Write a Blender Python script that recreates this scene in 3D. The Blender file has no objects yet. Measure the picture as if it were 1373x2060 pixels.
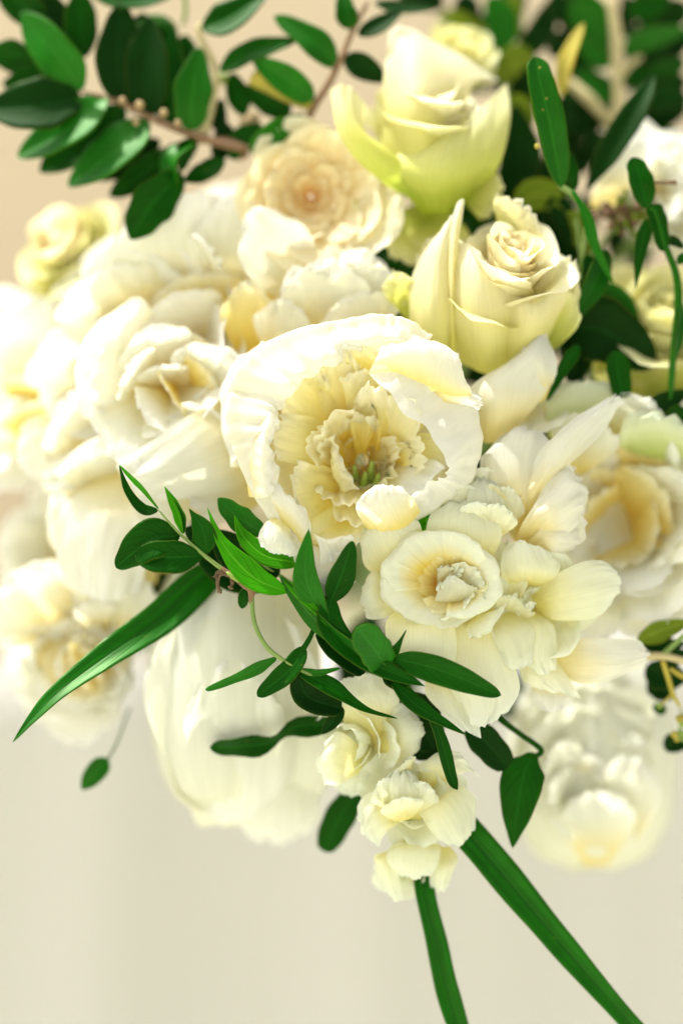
import bpy, math, random
import numpy as np
from mathutils import Vector

# ------------------------------------------------------------------ camera, sky, sun
scene = bpy.context.scene
S = 0.0002                      # metres per photo pixel on the focus plane
LENS, FSTOP = 85.0, 1.2
D = 2060 * S * LENS / 36.0      # camera to focus plane
Z0 = 1.15                       # height of the bouquet above the ground
cam = bpy.data.cameras.new('camera')
cam.lens = LENS; cam.sensor_fit = 'VERTICAL'; cam.sensor_height = 36; cam.sensor_width = 24
cam.clip_start = 0.05; cam.clip_end = 500
cam.dof.use_dof = True; cam.dof.focus_distance = D; cam.dof.aperture_fstop = FSTOP
cam_ob = bpy.data.objects.new('camera', cam)
scene.collection.objects.link(cam_ob)
cam_ob.location = (0, -D, Z0); cam_ob.rotation_euler = (math.radians(90), 0, 0)
scene.camera = cam_ob

SUN = Vector((-0.40, 0.02, 0.92)).normalized()      # towards the sun
world = bpy.data.worlds.new('World'); scene.world = world; world.use_nodes = True
nt = world.node_tree; nt.nodes.clear()
sky = nt.nodes.new('ShaderNodeTexSky'); sky.sky_type = 'NISHITA'; sky.sun_disc = False
sky.sun_elevation = math.asin(SUN.z); sky.sun_rotation = math.atan2(SUN.x, SUN.y)
sky.air_density = 0.8; sky.dust_density = 6.0; sky.ozone_density = 0.3
hs = nt.nodes.new('ShaderNodeHueSaturation'); hs.inputs['Saturation'].default_value = 0.15
bg = nt.nodes.new('ShaderNodeBackground'); bg.inputs['Strength'].default_value = 0.15
wo = nt.nodes.new('ShaderNodeOutputWorld')
nt.links.new(sky.outputs[0], hs.inputs['Color']); nt.links.new(hs.outputs[0], bg.inputs[0]); nt.links.new(bg.outputs[0], wo.inputs[0])
sun = bpy.data.lights.new('sun', 'SUN'); sun.energy = 4.0; sun.angle = math.radians(0.5); sun.color = (1.0, 0.99, 0.965)
sun_ob = bpy.data.objects.new('sun', sun); scene.collection.objects.link(sun_ob)
sun_ob.rotation_euler = (-SUN).to_track_quat('-Z', 'Y').to_euler()
sun_ob.location = SUN * 5
scene.view_settings.view_transform = 'Standard'; scene.view_settings.look = 'None'
scene.view_settings.exposure = 0.88; scene.view_settings.gamma = 1.0

scene.cycles.max_bounces = 16; scene.cycles.diffuse_bounces = 12; scene.cycles.transmission_bounces = 12

# ------------------------------------------------------------------ helpers
def Wp(p):
    """photo pixel + depth (pixels behind the focus plane) -> world"""
    p = np.asarray(p, float)
    y = p[..., 2] * S; k = (D + y) / D
    return np.stack([(p[..., 0] - 686.5) * S * k, y, Z0 - (p[..., 1] - 1030) * S * k], -1)
def zc(ox, oy, s): return lambda X, Y, d=0: (ox + X * s, oy + Y * s, d)
z1 = zc(0, 0, .5025); z2 = zc(683, 0, .5025); z3 = zc(0, 560, .5025); z4 = zc(400, 600, .437)
z5 = zc(683, 560, .5025); z6 = zc(0, 1100, .5025); z7 = zc(400, 900, .4734); z8 = zc(683, 1200, .5025)
zp = zc(0, 0, 1)

def catmull(P, n):
    """P (m, ...) control points -> n samples, interpolating"""
    P = np.asarray(P, float); m = len(P)
    if m == 1: return np.repeat(P, n, 0)
    E = np.concatenate([[2 * P[0] - P[1]], P, [2 * P[-1] - P[-2]]])
    t = np.linspace(0, m - 1, n); i = np.minimum(t.astype(int), m - 2); f = t - i
    sh = (n,) + (1,) * (P.ndim - 1); f = f.reshape(sh)
    a, b, c, d = E[i], E[i + 1], E[i + 2], E[i + 3]
    return 0.5 * (2 * b + (c - a) * f + (2 * a - 5 * b + 4 * c - d) * f ** 2 + (3 * b - a - 3 * c + d) * f ** 3)

def noise1(rng, x, lo=1, hi=5, n=5):
    r = np.zeros_like(x)
    for _ in range(n):
        fr = rng.uniform(lo, hi)
        r += np.sin(x * fr * math.pi + rng.uniform(0, 6.28)) / n ** .5
    return r
def noise2(rng, u, v, lo=1, hi=4, n=5):
    r = np.zeros_like(u)
    for _ in range(n):
        a, b = rng.uniform(-1, 1) * hi, rng.uniform(-1, 1) * hi
        r += np.sin((u * a + v * b) * math.pi + rng.uniform(0, 6.28)) / n ** .5
    return r
def sstep(a, b, x):
    t = np.clip((x - a) / (b - a), 0, 1); return t * t * (3 - 2 * t)
def normals(P):
    du = np.gradient(P, axis=1); dv = np.gradient(P, axis=0)
    N = np.cross(du, dv); return N / (np.linalg.norm(N, axis=-1, keepdims=True) + 1e-12)

def link(name, me, mat, parent):
    o = bpy.data.objects.new(name, me); scene.collection.objects.link(o)
    if mat: me.materials.append(mat)
    if parent is not None: o.parent = parent
    return o
def grid_mesh(name, P, mat, parent, closed=False):
    """P (nv, nu, 3) world points -> mesh object, local to its parent"""
    off = np.array(parent.location) if parent is not None else np.zeros(3)
    if parent is not None and parent.parent is not None: off = off + np.array(parent.parent.location)
    nv, nu = P.shape[:2]
    idx = np.arange(nv * nu).reshape(nv, nu)
    if closed:
        nx = np.roll(idx, -1, 1)
        F = np.stack([idx[:-1], nx[:-1], nx[1:], idx[1:]], -1).reshape(-1, 4)
    else:
        F = np.stack([idx[:-1, :-1], idx[:-1, 1:], idx[1:, 1:], idx[1:, :-1]], -1).reshape(-1, 4)
    me = bpy.data.meshes.new(name)
    V = (P.reshape(-1, 3) - off)
    me.from_pydata(V.tolist(), [], F.tolist())
    me.polygons.foreach_set('use_smooth', np.ones(len(F), bool))
    uvl = me.uv_layers.new(name='uv')
    U, Vv = np.meshgrid(np.linspace(0, 1, nu), np.linspace(0, 1, nv))
    UV = np.stack([U.ravel(), Vv.ravel()], -1)
    uvl.data.foreach_set('uv', UV[F.ravel()].ravel())
    me.update()
    return link(name, me, mat, parent)
def tag(o, label, cat, group=None, kind=None):
    o['label'] = label; o['category'] = cat
    if group: o['group'] = group
    if kind: o['kind'] = kind
    return o
def thing(name, label, cat, p, group=None):
    o = bpy.data.objects.new(name, None); scene.collection.objects.link(o)
    o.empty_display_size = 0.01; o.location = Wp(p)
    return tag(o, label, cat, group)

# ------------------------------------------------------------------ materials
def nodes(name):
    m = bpy.data.materials.new(name); m.use_nodes = True
    n = m.node_tree.nodes; n.clear(); return m, n, m.node_tree.links
def petal_mat(name, base, mid, tip, trans=0.42, pos=(.02, .45, .95), rough=0.5, spec=0.25, tcol=None, vein=0.25):
    m, n, l = nodes(name)
    uv = n.new('ShaderNodeUVMap'); uv.uv_map = 'uv'
    sep = n.new('ShaderNodeSeparateXYZ'); l.new(uv.outputs[0], sep.inputs[0])
    tc = n.new('ShaderNodeTexCoord')
    nz = n.new('ShaderNodeTexNoise'); nz.inputs['Scale'].default_value = 60; nz.inputs['Detail'].default_value = 3
    l.new(tc.outputs['Object'], nz.inputs['Vector'])
    ad = n.new('ShaderNodeMath'); ad.operation = 'MULTIPLY_ADD'; ad.inputs[1].default_value = 0.3
    l.new(nz.outputs['Fac'], ad.inputs[0]); 
    sb = n.new('ShaderNodeMath'); sb.operation = 'SUBTRACT'; sb.inputs[1].default_value = 0.15
    l.new(sep.outputs['Y'], sb.inputs[0]); l.new(sb.outputs[0], ad.inputs[2])
    cr = n.new('ShaderNodeValToRGB'); e = cr.color_ramp.elements
    e[0].position = pos[0]; e[0].color = (*base, 1); e[1].position = pos[2]; e[1].color = (*tip, 1)
    q = e.new(pos[1]); q.color = (*mid, 1)
    l.new(ad.outputs[0], cr.inputs[0])
    # fine lengthwise veins
    mp = n.new('ShaderNodeMapping'); mp.inputs['Scale'].default_value = (34, 2.2, 1)
    l.new(uv.outputs[0], mp.inputs[0])
    nv = n.new('ShaderNodeTexNoise'); nv.inputs['Scale'].default_value = 1.0; nv.inputs['Detail'].default_value = 3
    l.new(mp.outputs[0], nv.inputs['Vector'])
    oi = n.new('ShaderNodeObjectInfo')
    bp = n.new('ShaderNodeBump'); bp.inputs['Strength'].default_value = vein; bp.inputs['Distance'].default_value = 0.0007
    l.new(nv.outputs['Fac'], bp.inputs['Height'])
    vm = n.new('ShaderNodeMapRange'); vm.inputs[1].default_value = .3; vm.inputs[2].default_value = .7
    vm.inputs[3].default_value = .93; vm.inputs[4].default_value = 1.0
    l.new(nv.outputs['Fac'], vm.inputs[0])
    rr = n.new('ShaderNodeMapRange'); rr.inputs[3].default_value = .93; rr.inputs[4].default_value = 1.0
    l.new(oi.outputs['Random'], rr.inputs[0])
    mm = n.new('ShaderNodeMath'); mm.operation = 'MULTIPLY'; l.new(vm.outputs[0], mm.inputs[0]); l.new(rr.outputs[0], mm.inputs[1])
    vs = n.new('ShaderNodeVectorMath'); vs.operation = 'SCALE'
    l.new(cr.outputs[0], vs.inputs[0]); l.new(mm.outputs[0], vs.inputs['Scale'])
    pb = n.new('ShaderNodeBsdfPrincipled'); pb.inputs['Roughness'].default_value = rough
    pb.inputs['Specular IOR Level'].default_value = spec
    l.new(vs.outputs[0], pb.inputs['Base Color']); l.new(bp.outputs[0], pb.inputs['Normal'])
    tr = n.new('ShaderNodeBsdfTranslucent')
    tm = n.new('ShaderNodeVectorMath'); tm.operation = 'MULTIPLY'; tm.inputs[1].default_value = tcol or (1.0, .965, .84)
    l.new(vs.outputs[0], tm.inputs[0]); l.new(tm.outputs[0], tr.inputs[0])
    mx = n.new('ShaderNodeMixShader'); mx.inputs[0].default_value = trans
    l.new(pb.outputs[0], mx.inputs[1]); l.new(tr.outputs[0], mx.inputs[2])
    out = n.new('ShaderNodeOutputMaterial'); l.new(mx.outputs[0], out.inputs[0])
    return m
def leaf_mat(name, col, rib, rough=0.4, trans=0.10, spec=0.14, var=0.35, stripe=0):
    m, n, l = nodes(name)
    uv = n.new('ShaderNodeUVMap'); uv.uv_map = 'uv'
    sep = n.new('ShaderNodeSeparateXYZ'); l.new(uv.outputs[0], sep.inputs[0])
    a = n.new('ShaderNodeMath'); a.operation = 'SUBTRACT'; a.inputs[1].default_value = .5; l.new(sep.outputs['X'], a.inputs[0])
    b = n.new('ShaderNodeMath'); b.operation = 'ABSOLUTE'; l.new(a.outputs[0], b.inputs[0])
    r = n.new('ShaderNodeMapRange'); r.inputs[1].default_value = .012; r.inputs[2].default_value = .05
    r.inputs[3].default_value = 1; r.inputs[4].default_value = 0; l.new(b.outputs[0], r.inputs[0])
    # side veins: slanted waves leaving the midrib
    mp = n.new('ShaderNodeCombineXYZ')
    sv = n.new('ShaderNodeMath'); sv.operation = 'MULTIPLY_ADD'; sv.inputs[1].default_value = -0.55
    l.new(b.outputs[0], sv.inputs[0]); l.new(sep.outputs['Y'], sv.inputs[2]); l.new(sv.outputs[0], mp.inputs[1])
    wv = n.new('ShaderNodeTexNoise'); wv.inputs['Scale'].default_value = 26; wv.inputs['Detail'].default_value = 2
    l.new(mp.outputs[0], wv.inputs['Vector'])
    tc = n.new('ShaderNodeTexCoord')
    nz = n.new('ShaderNodeTexNoise'); nz.inputs['Scale'].default_value = 90; nz.inputs['Detail'].default_value = 4
    l.new(tc.outputs['Object'], nz.inputs['Vector'])
    oi = n.new('ShaderNodeObjectInfo')
    s1 = n.new('ShaderNodeMath'); s1.operation = 'MULTIPLY_ADD'; s1.inputs[1].default_value = var; s1.inputs[2].default_value = 1 - var * .5
    l.new(oi.outputs['Random'], s1.inputs[0])
    s2 = n.new('ShaderNodeMath'); s2.operation = 'MULTIPLY_ADD'; s2.inputs[1].default_value = .8; s2.inputs[2].default_value = .6
    l.new(nz.outputs['Fac'], s2.inputs[0])
    s3 = n.new('ShaderNodeMath'); s3.operation = 'MULTIPLY'; l.new(s1.outputs[0], s3.inputs[0]); l.new(s2.outputs[0], s3.inputs[1])
    vs = n.new('ShaderNodeVectorMath'); vs.operation = 'SCALE'; vs.inputs[0].default_value = col; l.new(s3.outputs[0], vs.inputs['Scale'])
    if stripe:
        sm = n.new('ShaderNodeMapping'); sm.inputs['Scale'].default_value = (26, 1.6, 1); l.new(uv.outputs[0], sm.inputs[0])
        sn = n.new('ShaderNodeTexNoise'); sn.inputs['Scale'].default_value = 1; sn.inputs['Detail'].default_value = 3; l.new(sm.outputs[0], sn.inputs['Vector'])
        sr = n.new('ShaderNodeMapRange'); sr.inputs[1].default_value = .35; sr.inputs[2].default_value = .68; sr.inputs[3].default_value = 1 - stripe * .55; sr.inputs[4].default_value = 1 + stripe
        l.new(sn.outputs['Fac'], sr.inputs[0]); v2 = n.new('ShaderNodeVectorMath'); v2.operation = 'SCALE'; l.new(vs.outputs[0], v2.inputs[0]); l.new(sr.outputs[0], v2.inputs['Scale']); vs = v2
    else:
        sr = n.new('ShaderNodeMapRange'); sr.inputs[1].default_value = .35; sr.inputs[2].default_value = .65; sr.inputs[3].default_value = .78; sr.inputs[4].default_value = 1.2
        l.new(wv.outputs['Fac'], sr.inputs[0]); v2 = n.new('ShaderNodeVectorMath'); v2.operation = 'SCALE'; l.new(vs.outputs[0], v2.inputs[0]); l.new(sr.outputs[0], v2.inputs['Scale']); vs = v2
    mc = n.new('ShaderNodeMix'); mc.data_type = 'RGBA'; l.new(r.outputs[0], mc.inputs[0]); l.new(vs.outputs[0], mc.inputs[6]); mc.inputs[7].default_value = (*rib, 1)
    ed = n.new('ShaderNodeMapRange'); ed.inputs[1].default_value = .455; ed.inputs[2].default_value = .5; ed.inputs[4].default_value = .55; l.new(b.outputs[0], ed.inputs[0])
    sk = n.new('ShaderNodeTexNoise'); sk.inputs['Scale'].default_value = 420; sk.inputs['Detail'].default_value = 1; l.new(tc.outputs['Object'], sk.inputs['Vector'])
    s4 = n.new('ShaderNodeMapRange'); s4.inputs[1].default_value = .74; s4.inputs[2].default_value = .80; s4.inputs[4].default_value = .7; l.new(sk.outputs['Fac'], s4.inputs[0])
    mxm = n.new('ShaderNodeMath'); mxm.operation = 'MAXIMUM'; l.new(ed.outputs[0], mxm.inputs[0]); l.new(s4.outputs[0], mxm.inputs[1])
    mc0 = mc; mc = n.new('ShaderNodeMix'); mc.data_type = 'RGBA'; l.new(mxm.outputs[0], mc.inputs[0]); l.new(mc0.outputs[2], mc.inputs[6])
    mc.inputs[7].default_value = (.05 + col[0], .05 + col[1] * .8, .004, 1)
    bp = n.new('ShaderNodeBump'); bp.inputs['Strength'].default_value = .25; bp.inputs['Distance'].default_value = .0008
    hh = n.new('ShaderNodeMath'); hh.operation = 'MULTIPLY_ADD'; hh.inputs[1].default_value = -1.0
    l.new(r.outputs[0], hh.inputs[0]); l.new(wv.outputs['Fac'], hh.inputs[2]); l.new(hh.outputs[0], bp.inputs['Height'])
    pb = n.new('ShaderNodeBsdfPrincipled'); pb.inputs['Roughness'].default_value = rough; pb.inputs['Specular IOR Level'].default_value = spec; pb.inputs['Specular Tint'].default_value = (.6, 1, .35, 1)
    l.new(mc.outputs[2], pb.inputs['Base Color']); l.new(bp.outputs[0], pb.inputs['Normal'])
    tr = n.new('ShaderNodeBsdfTranslucent')
    tm = n.new('ShaderNodeVectorMath'); tm.operation = 'MULTIPLY'; tm.inputs[1].default_value = (1.2, 2.2, .5)
    l.new(mc.outputs[2], tm.inputs[0]); l.new(tm.outputs[0], tr.inputs[0])
    mx = n.new('ShaderNodeMixShader'); mx.inputs[0].default_value = trans
    l.new(pb.outputs[0], mx.inputs[1]); l.new(tr.outputs[0], mx.inputs[2])
    out = n.new('ShaderNodeOutputMaterial'); l.new(mx.outputs[0], out.inputs[0])
    return m
def plain_mat(name, c1, c2, scale=120, rough=.7, bump=.3):
    m, n, l = nodes(name)
    tc = n.new('ShaderNodeTexCoord')
    nz = n.new('ShaderNodeTexNoise'); nz.inputs['Scale'].default_value = scale; nz.inputs['Detail'].default_value = 5
    l.new(tc.outputs['Object'], nz.inputs['Vector'])
    mc = n.new('ShaderNodeMix'); mc.data_type = 'RGBA'; mc.inputs[6].default_value = (*c1, 1); mc.inputs[7].default_value = (*c2, 1)
    l.new(nz.outputs['Fac'], mc.inputs[0])
    bp = n.new('ShaderNodeBump'); bp.inputs['Strength'].default_value = bump; bp.inputs['Distance'].default_value = .001
    l.new(nz.outputs['Fac'], bp.inputs['Height'])
    pb = n.new('ShaderNodeBsdfPrincipled'); pb.inputs['Roughness'].default_value = rough
    l.new(mc.outputs[2], pb.inputs['Base Color']); l.new(bp.outputs[0], pb.inputs['Normal'])
    out = n.new('ShaderNodeOutputMaterial'); l.new(pb.outputs[0], out.inputs[0])
    return m

M = {
 'peony':  petal_mat('peony_white', (.86,.73,.26), (.88,.88,.76), (.89,.90,.87), trans=.5),  # yellow towards the base: warm light of the recesses painted into the petal
 'bud':    petal_mat('peony_bud_white', (.86,.86,.70), (.87,.88,.76), (.89,.90,.84), trans=.45, rough=.3, spec=.5),
 'peonyi': petal_mat('peony_bounce_cream', (.88,.60,.04), (.92,.78,.26), (.91,.89,.70), trans=.5, pos=(.06, .46, .95)),  # gold for recesses: interreflected light put into the inner petal colour
 'heart':  petal_mat('peony_heart_bounce', (.89,.69,.07), (.92,.86,.38), (.92,.91,.73), trans=.55, pos=(.04, .40, .92)),  # paler version for the cup's heart, inner bounce light painted into it
 'rose':   petal_mat('rose_cream', (.78,.76,.20), (.89,.83,.44), (.90,.88,.66), trans=.48),
 'rosei':  petal_mat('rose_heart', (.92,.66,.15), (.93,.80,.42), (.93,.87,.62), trans=.5),
 'roseg':  petal_mat('rose_green_guard', (.42,.53,.04), (.74,.75,.20), (.87,.85,.48), trans=.48),
 'peach':  petal_mat('rose_peach', (.97,.58,.12), (.97,.80,.38), (.95,.89,.62), trans=.62),
 'free':   petal_mat('freesia_ivory', (.88,.80,.28), (.88,.89,.66), (.87,.91,.80), trans=.5),
 'freei':  petal_mat('freesia_yellow', (.90,.54,.03), (.91,.80,.26), (.90,.89,.66), trans=.5),
 'cup':    petal_mat('freesia_cup', (.93,.42,.01), (.93,.76,.16), (.88,.91,.78), trans=.5, pos=(.14, .38, .62)),
 'green_petal': petal_mat('petal_green_white', (.58,.68,.22), (.74,.79,.52), (.75,.80,.66), trans=.5),
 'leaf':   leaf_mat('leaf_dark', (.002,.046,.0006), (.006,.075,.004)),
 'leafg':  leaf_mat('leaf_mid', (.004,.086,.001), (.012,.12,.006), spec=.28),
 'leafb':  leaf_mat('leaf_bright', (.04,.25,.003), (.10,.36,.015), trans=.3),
 'leafd':  leaf_mat('leaf_deep_shade', (.0008,.020,.001), (.002,.030,.003), rough=.5),  # darkened leaf green, deep shadow of hollows and gaps put into the colour
 'leafo':  leaf_mat('leaf_olive', (.12,.17,.01), (.20,.25,.03)),
 'leaft':  leaf_mat('leaf_tan', (.42,.34,.06), (.46,.40,.12)),
 'blade':  leaf_mat('blade_green', (.003,.070,.001), (.003,.048,.003), rough=.38, spec=.25, stripe=.8),
 'stemg':  plain_mat('stem_green', (.10,.20,.03), (.20,.26,.06)),
 'stemb':  plain_mat('stem_woody', (.11,.055,.022), (.22,.125,.05)),
 'stemt':  plain_mat('stem_tan', (.40,.32,.14), (.46,.40,.20)),
 'dry':    plain_mat('dry_brown', (.05,.028,.012), (.16,.09,.03), scale=400),
 'tanbud': plain_mat('bud_tan', (.26,.18,.07), (.36,.25,.11)),
 'carpel': plain_mat('carpel_green', (.10,.19,.01), (.32,.40,.06), scale=150, rough=.5),
 'cloth':  plain_mat('cloth_ivory', (.47,.45,.395), (.50,.48,.425), scale=900, rough=.85, bump=.2),
 'wall':   plain_mat('sandstone', (.56,.45,.305), (.63,.515,.36), scale=3, rough=.9),
 'ground': plain_mat('pale_bounce_ground', (.50,.50,.41), (.56,.56,.46), scale=2, rough=.9),  # unseen ground added for bounce, its tone chosen to tint the fill light
 'ribbon': plain_mat('ribbon_satin', (.74,.70,.60), (.78,.74,.66), rough=.4),
}

# ------------------------------------------------------------------ petals, leaves, stems
def sheet(parent, mat, rows, conv=zp, nu=25, nv=25, ruf=0, rag=0, seed=0, name='petal', fine=0.6, crease=1.2):
    """petal from a net of (x, y, depth) points: rows run base -> edge, each row runs across"""
    rng = random.Random(seed + 17)
    G = np.array([[conv(*p) for p in r] for r in rows], float)
    G = catmull(G, nv); G = np.swapaxes(catmull(np.swapaxes(G, 0, 1), nu), 0, 1)
    u = np.linspace(-1, 1, nu)[None, :] * np.ones((nv, 1)); v = np.linspace(0, 1, nv)[:, None] * np.ones((1, nu))
    if rag:
        dv = G[-1] - G[-4]; dv = dv / (np.linalg.norm(dv, axis=-1, keepdims=True) + 1e-6)
        r = noise1(rng, u[0], 3, 9, 6) * rag
        G = G + dv[None] * (r[None, :] * sstep(.55, 1, v))[..., None]
    P = Wp(G); N = normals(P)
    edge = np.maximum(sstep(.4, 1, v), sstep(.5, 1, np.abs(u)) * .8)
    disp = ruf * S * edge * noise2(rng, u, v, 1, 4.5, 6) + fine * S * noise2(rng, u * 2, v * 2, 2, 6, 6)
    disp = disp + crease * S * noise1(rng, u + .12 * v * v, 5, 15, 7) * sstep(.1, .7, v)
    P = P + N * disp[..., None]
    return grid_mesh(name, P, M[mat] if isinstance(mat, str) else mat, parent)

def frame(axis):
    """axis in view terms (right, up, towards the camera) -> world basis"""
    a = Vector((axis[0], -axis[2], axis[1])).normalized()
    t = Vector((0, 0, 1)) if abs(a.z) < .9 else Vector((0, -1, 0))
    x = t.cross(a).normalized(); y = a.cross(x)
    return np.array(x), np.array(y), np.array(a)
def petal(parent, origin, fr, mat, az, r0=4, L=100, t0=40, t1=20, W=45, k=1.2, curl=0, z0=0, ruf=0, rag=0,
          rnd=.3, tip=0, pw=1.0, nu=15, nv=15, seed=0, basew=.35, name='petal', flare=0):
    """one petal of a whorl; lengths in photo pixels, angles from the flower's axis in degrees"""
    rng = random.Random(seed * 7 + 3)
    u = np.linspace(-1, 1, nu)[None, :] * np.ones((nv, 1)); v = np.linspace(0, 1, nv)[:, None] * np.ones((1, nu))
    ve = v * (1 - rnd * (1 - np.sqrt(np.clip(1 - .96 * u * u, 0, 1))) + tip * (1 - np.abs(u)) ** 2)
    if rag: ve = ve + rag / L * noise1(rng, u[0], 3, 9, 6)[None] * sstep(.5, 1, v)
    vv = np.linspace(0, 1.4, 80)
    th = np.radians(t0 + (t1 - t0) * np.clip(vv, 0, 1.2) ** pw + curl * sstep(.65, 1.05, vv))
    rho = r0 + np.concatenate([[0], np.cumsum(np.sin(th[:-1]) * L * (vv[1] - vv[0]))])
    zz = z0 + np.concatenate([[0], np.cumsum(np.cos(th[:-1]) * L * (vv[1] - vv[0]))])
    R_ = np.interp(ve, vv, rho); Z_ = np.interp(ve, vv, zz)
    prof = basew + (1 - basew) * np.sin(np.clip(v / .68, 0, 1) * math.pi / 2)
    prof = prof * (1 - .14 * sstep(.7, 1, v))
    w = W * prof
    Rc = np.maximum(R_ * k, 6)
    al = np.clip(u * w / Rc, -2.9, 2.9)
    er = R_ - Rc + Rc * np.cos(al); et = Rc * np.sin(al)
    if flare: Z_ = Z_ - 0; er = er + flare * sstep(.6, 1, v) * np.abs(u) ** 2
    x, y, a = fr; c, s = math.cos(az), math.sin(az)
    e_r = x * c + y * s; e_t = -x * s + y * c
    P = origin + S * (er[..., None] * e_r + et[..., None] * e_t + Z_[..., None] * a)
    N = normals(P)
    edge = np.maximum(sstep(.35, 1, v), sstep(.6, 1, np.abs(u)) * .6 * sstep(0, .4, v))
    P = P + N * (S * (ruf * edge * noise2(rng, u, v, 1, 3.5, 5) + .5 * noise2(rng, u * 2, v * 2, 2, 5, 4) + .9 * noise1(rng, u, 3, 7, 5) * sstep(.1, .7, v)))[..., None]
    return grid_mesh(name, P, M[mat], parent)
def whorls(parent, center, axis, layers, seed=0, scale=1.0):
    rng = random.Random(seed); fr = frame(axis); o = Wp(center)
    n = 0
    for Ld in layers:
        L = dict(Ld); cnt = L.pop('n'); a0 = L.pop('a0', rng.uniform(0, 6.28)); jit = L.pop('jit', .15)
        mat = L.pop('mat')
        for i in range(cnt):
            q = dict(L)
            for key in ('r0', 'L', 'W', 'z0', 'ruf', 'rag', 'flare'):
                if key in q: q[key] = q[key] * scale
            q['L'] *= 1 + rng.uniform(-jit, jit); q['W'] *= 1 + rng.uniform(-jit, jit)
            q['t1'] = q.get('t1', 20) + rng.uniform(-60, 60) * jit; q['t0'] = q.get('t0', 40) + rng.uniform(-40, 40) * jit
            q['curl'] = q.get('curl', 0) * (1 + rng.uniform(-2, 2) * jit)
            az = a0 + 6.2832 * (i + rng.uniform(-1, 1) * jit) / cnt
            petal(parent, o, fr, mat, az, seed=seed * 100 + n, **q); n += 1

def fan(parent, mat, B, T, w, arch=-12, cup=-14, ruf=7, rag=5, seed=0, rnd=.22, prof=(.3, .72, 1, .96, .78), nu=21, nv=21):
    """loose petal from a base point B to a tip T, half width w, arched and cupped towards the camera"""
    B = np.array(B, float); T = np.array(T, float); d = T[:2] - B[:2]; n = np.array([-d[1], d[0]]) / (np.linalg.norm(d) + 1e-6)
    rows = []
    for t, f in zip((0, .33, .66, .88, 1.0), prof):
        row = []
        for u in (-1, -.5, 0, .5, 1):
            tt = t * (1 - rnd * u * u * t)
            c = B + (T - B) * tt; a = arch * math.sin(math.pi * min(1, tt))
            row.append((c[0] + n[0] * w * f * u, c[1] + n[1] * w * f * u, c[2] + a + cup * (u * u) * f))
        rows.append(row)
    return sheet(parent, mat, rows, zp, nu, nv, ruf, rag, seed, crease=1.6)
def loose(parent, c, R, n, seed, mats=('peony', 'peony', 'peonyi'), dome=.7, size=.42):
    rng = random.Random(seed)
    for i in range(n):
        r = math.sqrt(rng.uniform(.02, 1)); a = i * 2.4 + rng.uniform(-.4, .4)
        tx, ty = c[0] + R * r * math.cos(a), c[1] + R * r * math.sin(a)
        bx, by = c[0] + R * (r - .75) * math.cos(a) * .6, c[1] + R * (r - .75) * math.sin(a) * .6
        td = c[2] - R * dome * math.sqrt(max(0, 1 - .85 * r * r)); w = R * size * rng.uniform(.75, 1.2)
        fan(parent, mats[2] if r < .35 else mats[i % 2], (bx, by, c[2] + R * .25), (tx, ty, td), w, arch=-R * .1 * rng.uniform(-.6, 1.4), cup=-R * rng.uniform(-.1, .25), seed=seed * 50 + i, ruf=R * .05, rag=R * .03)

def tube(parent, pts, r, mat, conv=zp, name='stem', n=28, sides=8, wob=0.0, seed=0):
    rng = random.Random(seed)
    C = Wp(catmull(np.array([conv(*p) for p in pts], float), n))
    rr = np.interp(np.linspace(0, 1, n), np.linspace(0, 1, len(r)), r) * S if hasattr(r, '__len__') else np.full(n, r * S)
    rr = rr * (1 + wob * noise1(rng, np.linspace(0, 1, n), 4, 14, 5))
    rr[0] *= .3; rr[-1] *= .3
    T = np.gradient(C, axis=0); T /= np.linalg.norm(T, axis=1, keepdims=True) + 1e-12
    ref = np.array([.3, -.9, .2]); A = np.cross(T, ref); A /= np.linalg.norm(A, axis=1, keepdims=True) + 1e-12
    B = np.cross(T, A); th = np.linspace(0, 2 * math.pi, sides, endpoint=False)
    P = C[:, None] + rr[:, None, None] * (np.cos(th)[None, :, None] * A[:, None] + np.sin(th)[None, :, None] * B[:, None])
    return grid_mesh(name, P, M[mat], parent, closed=True)

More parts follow.
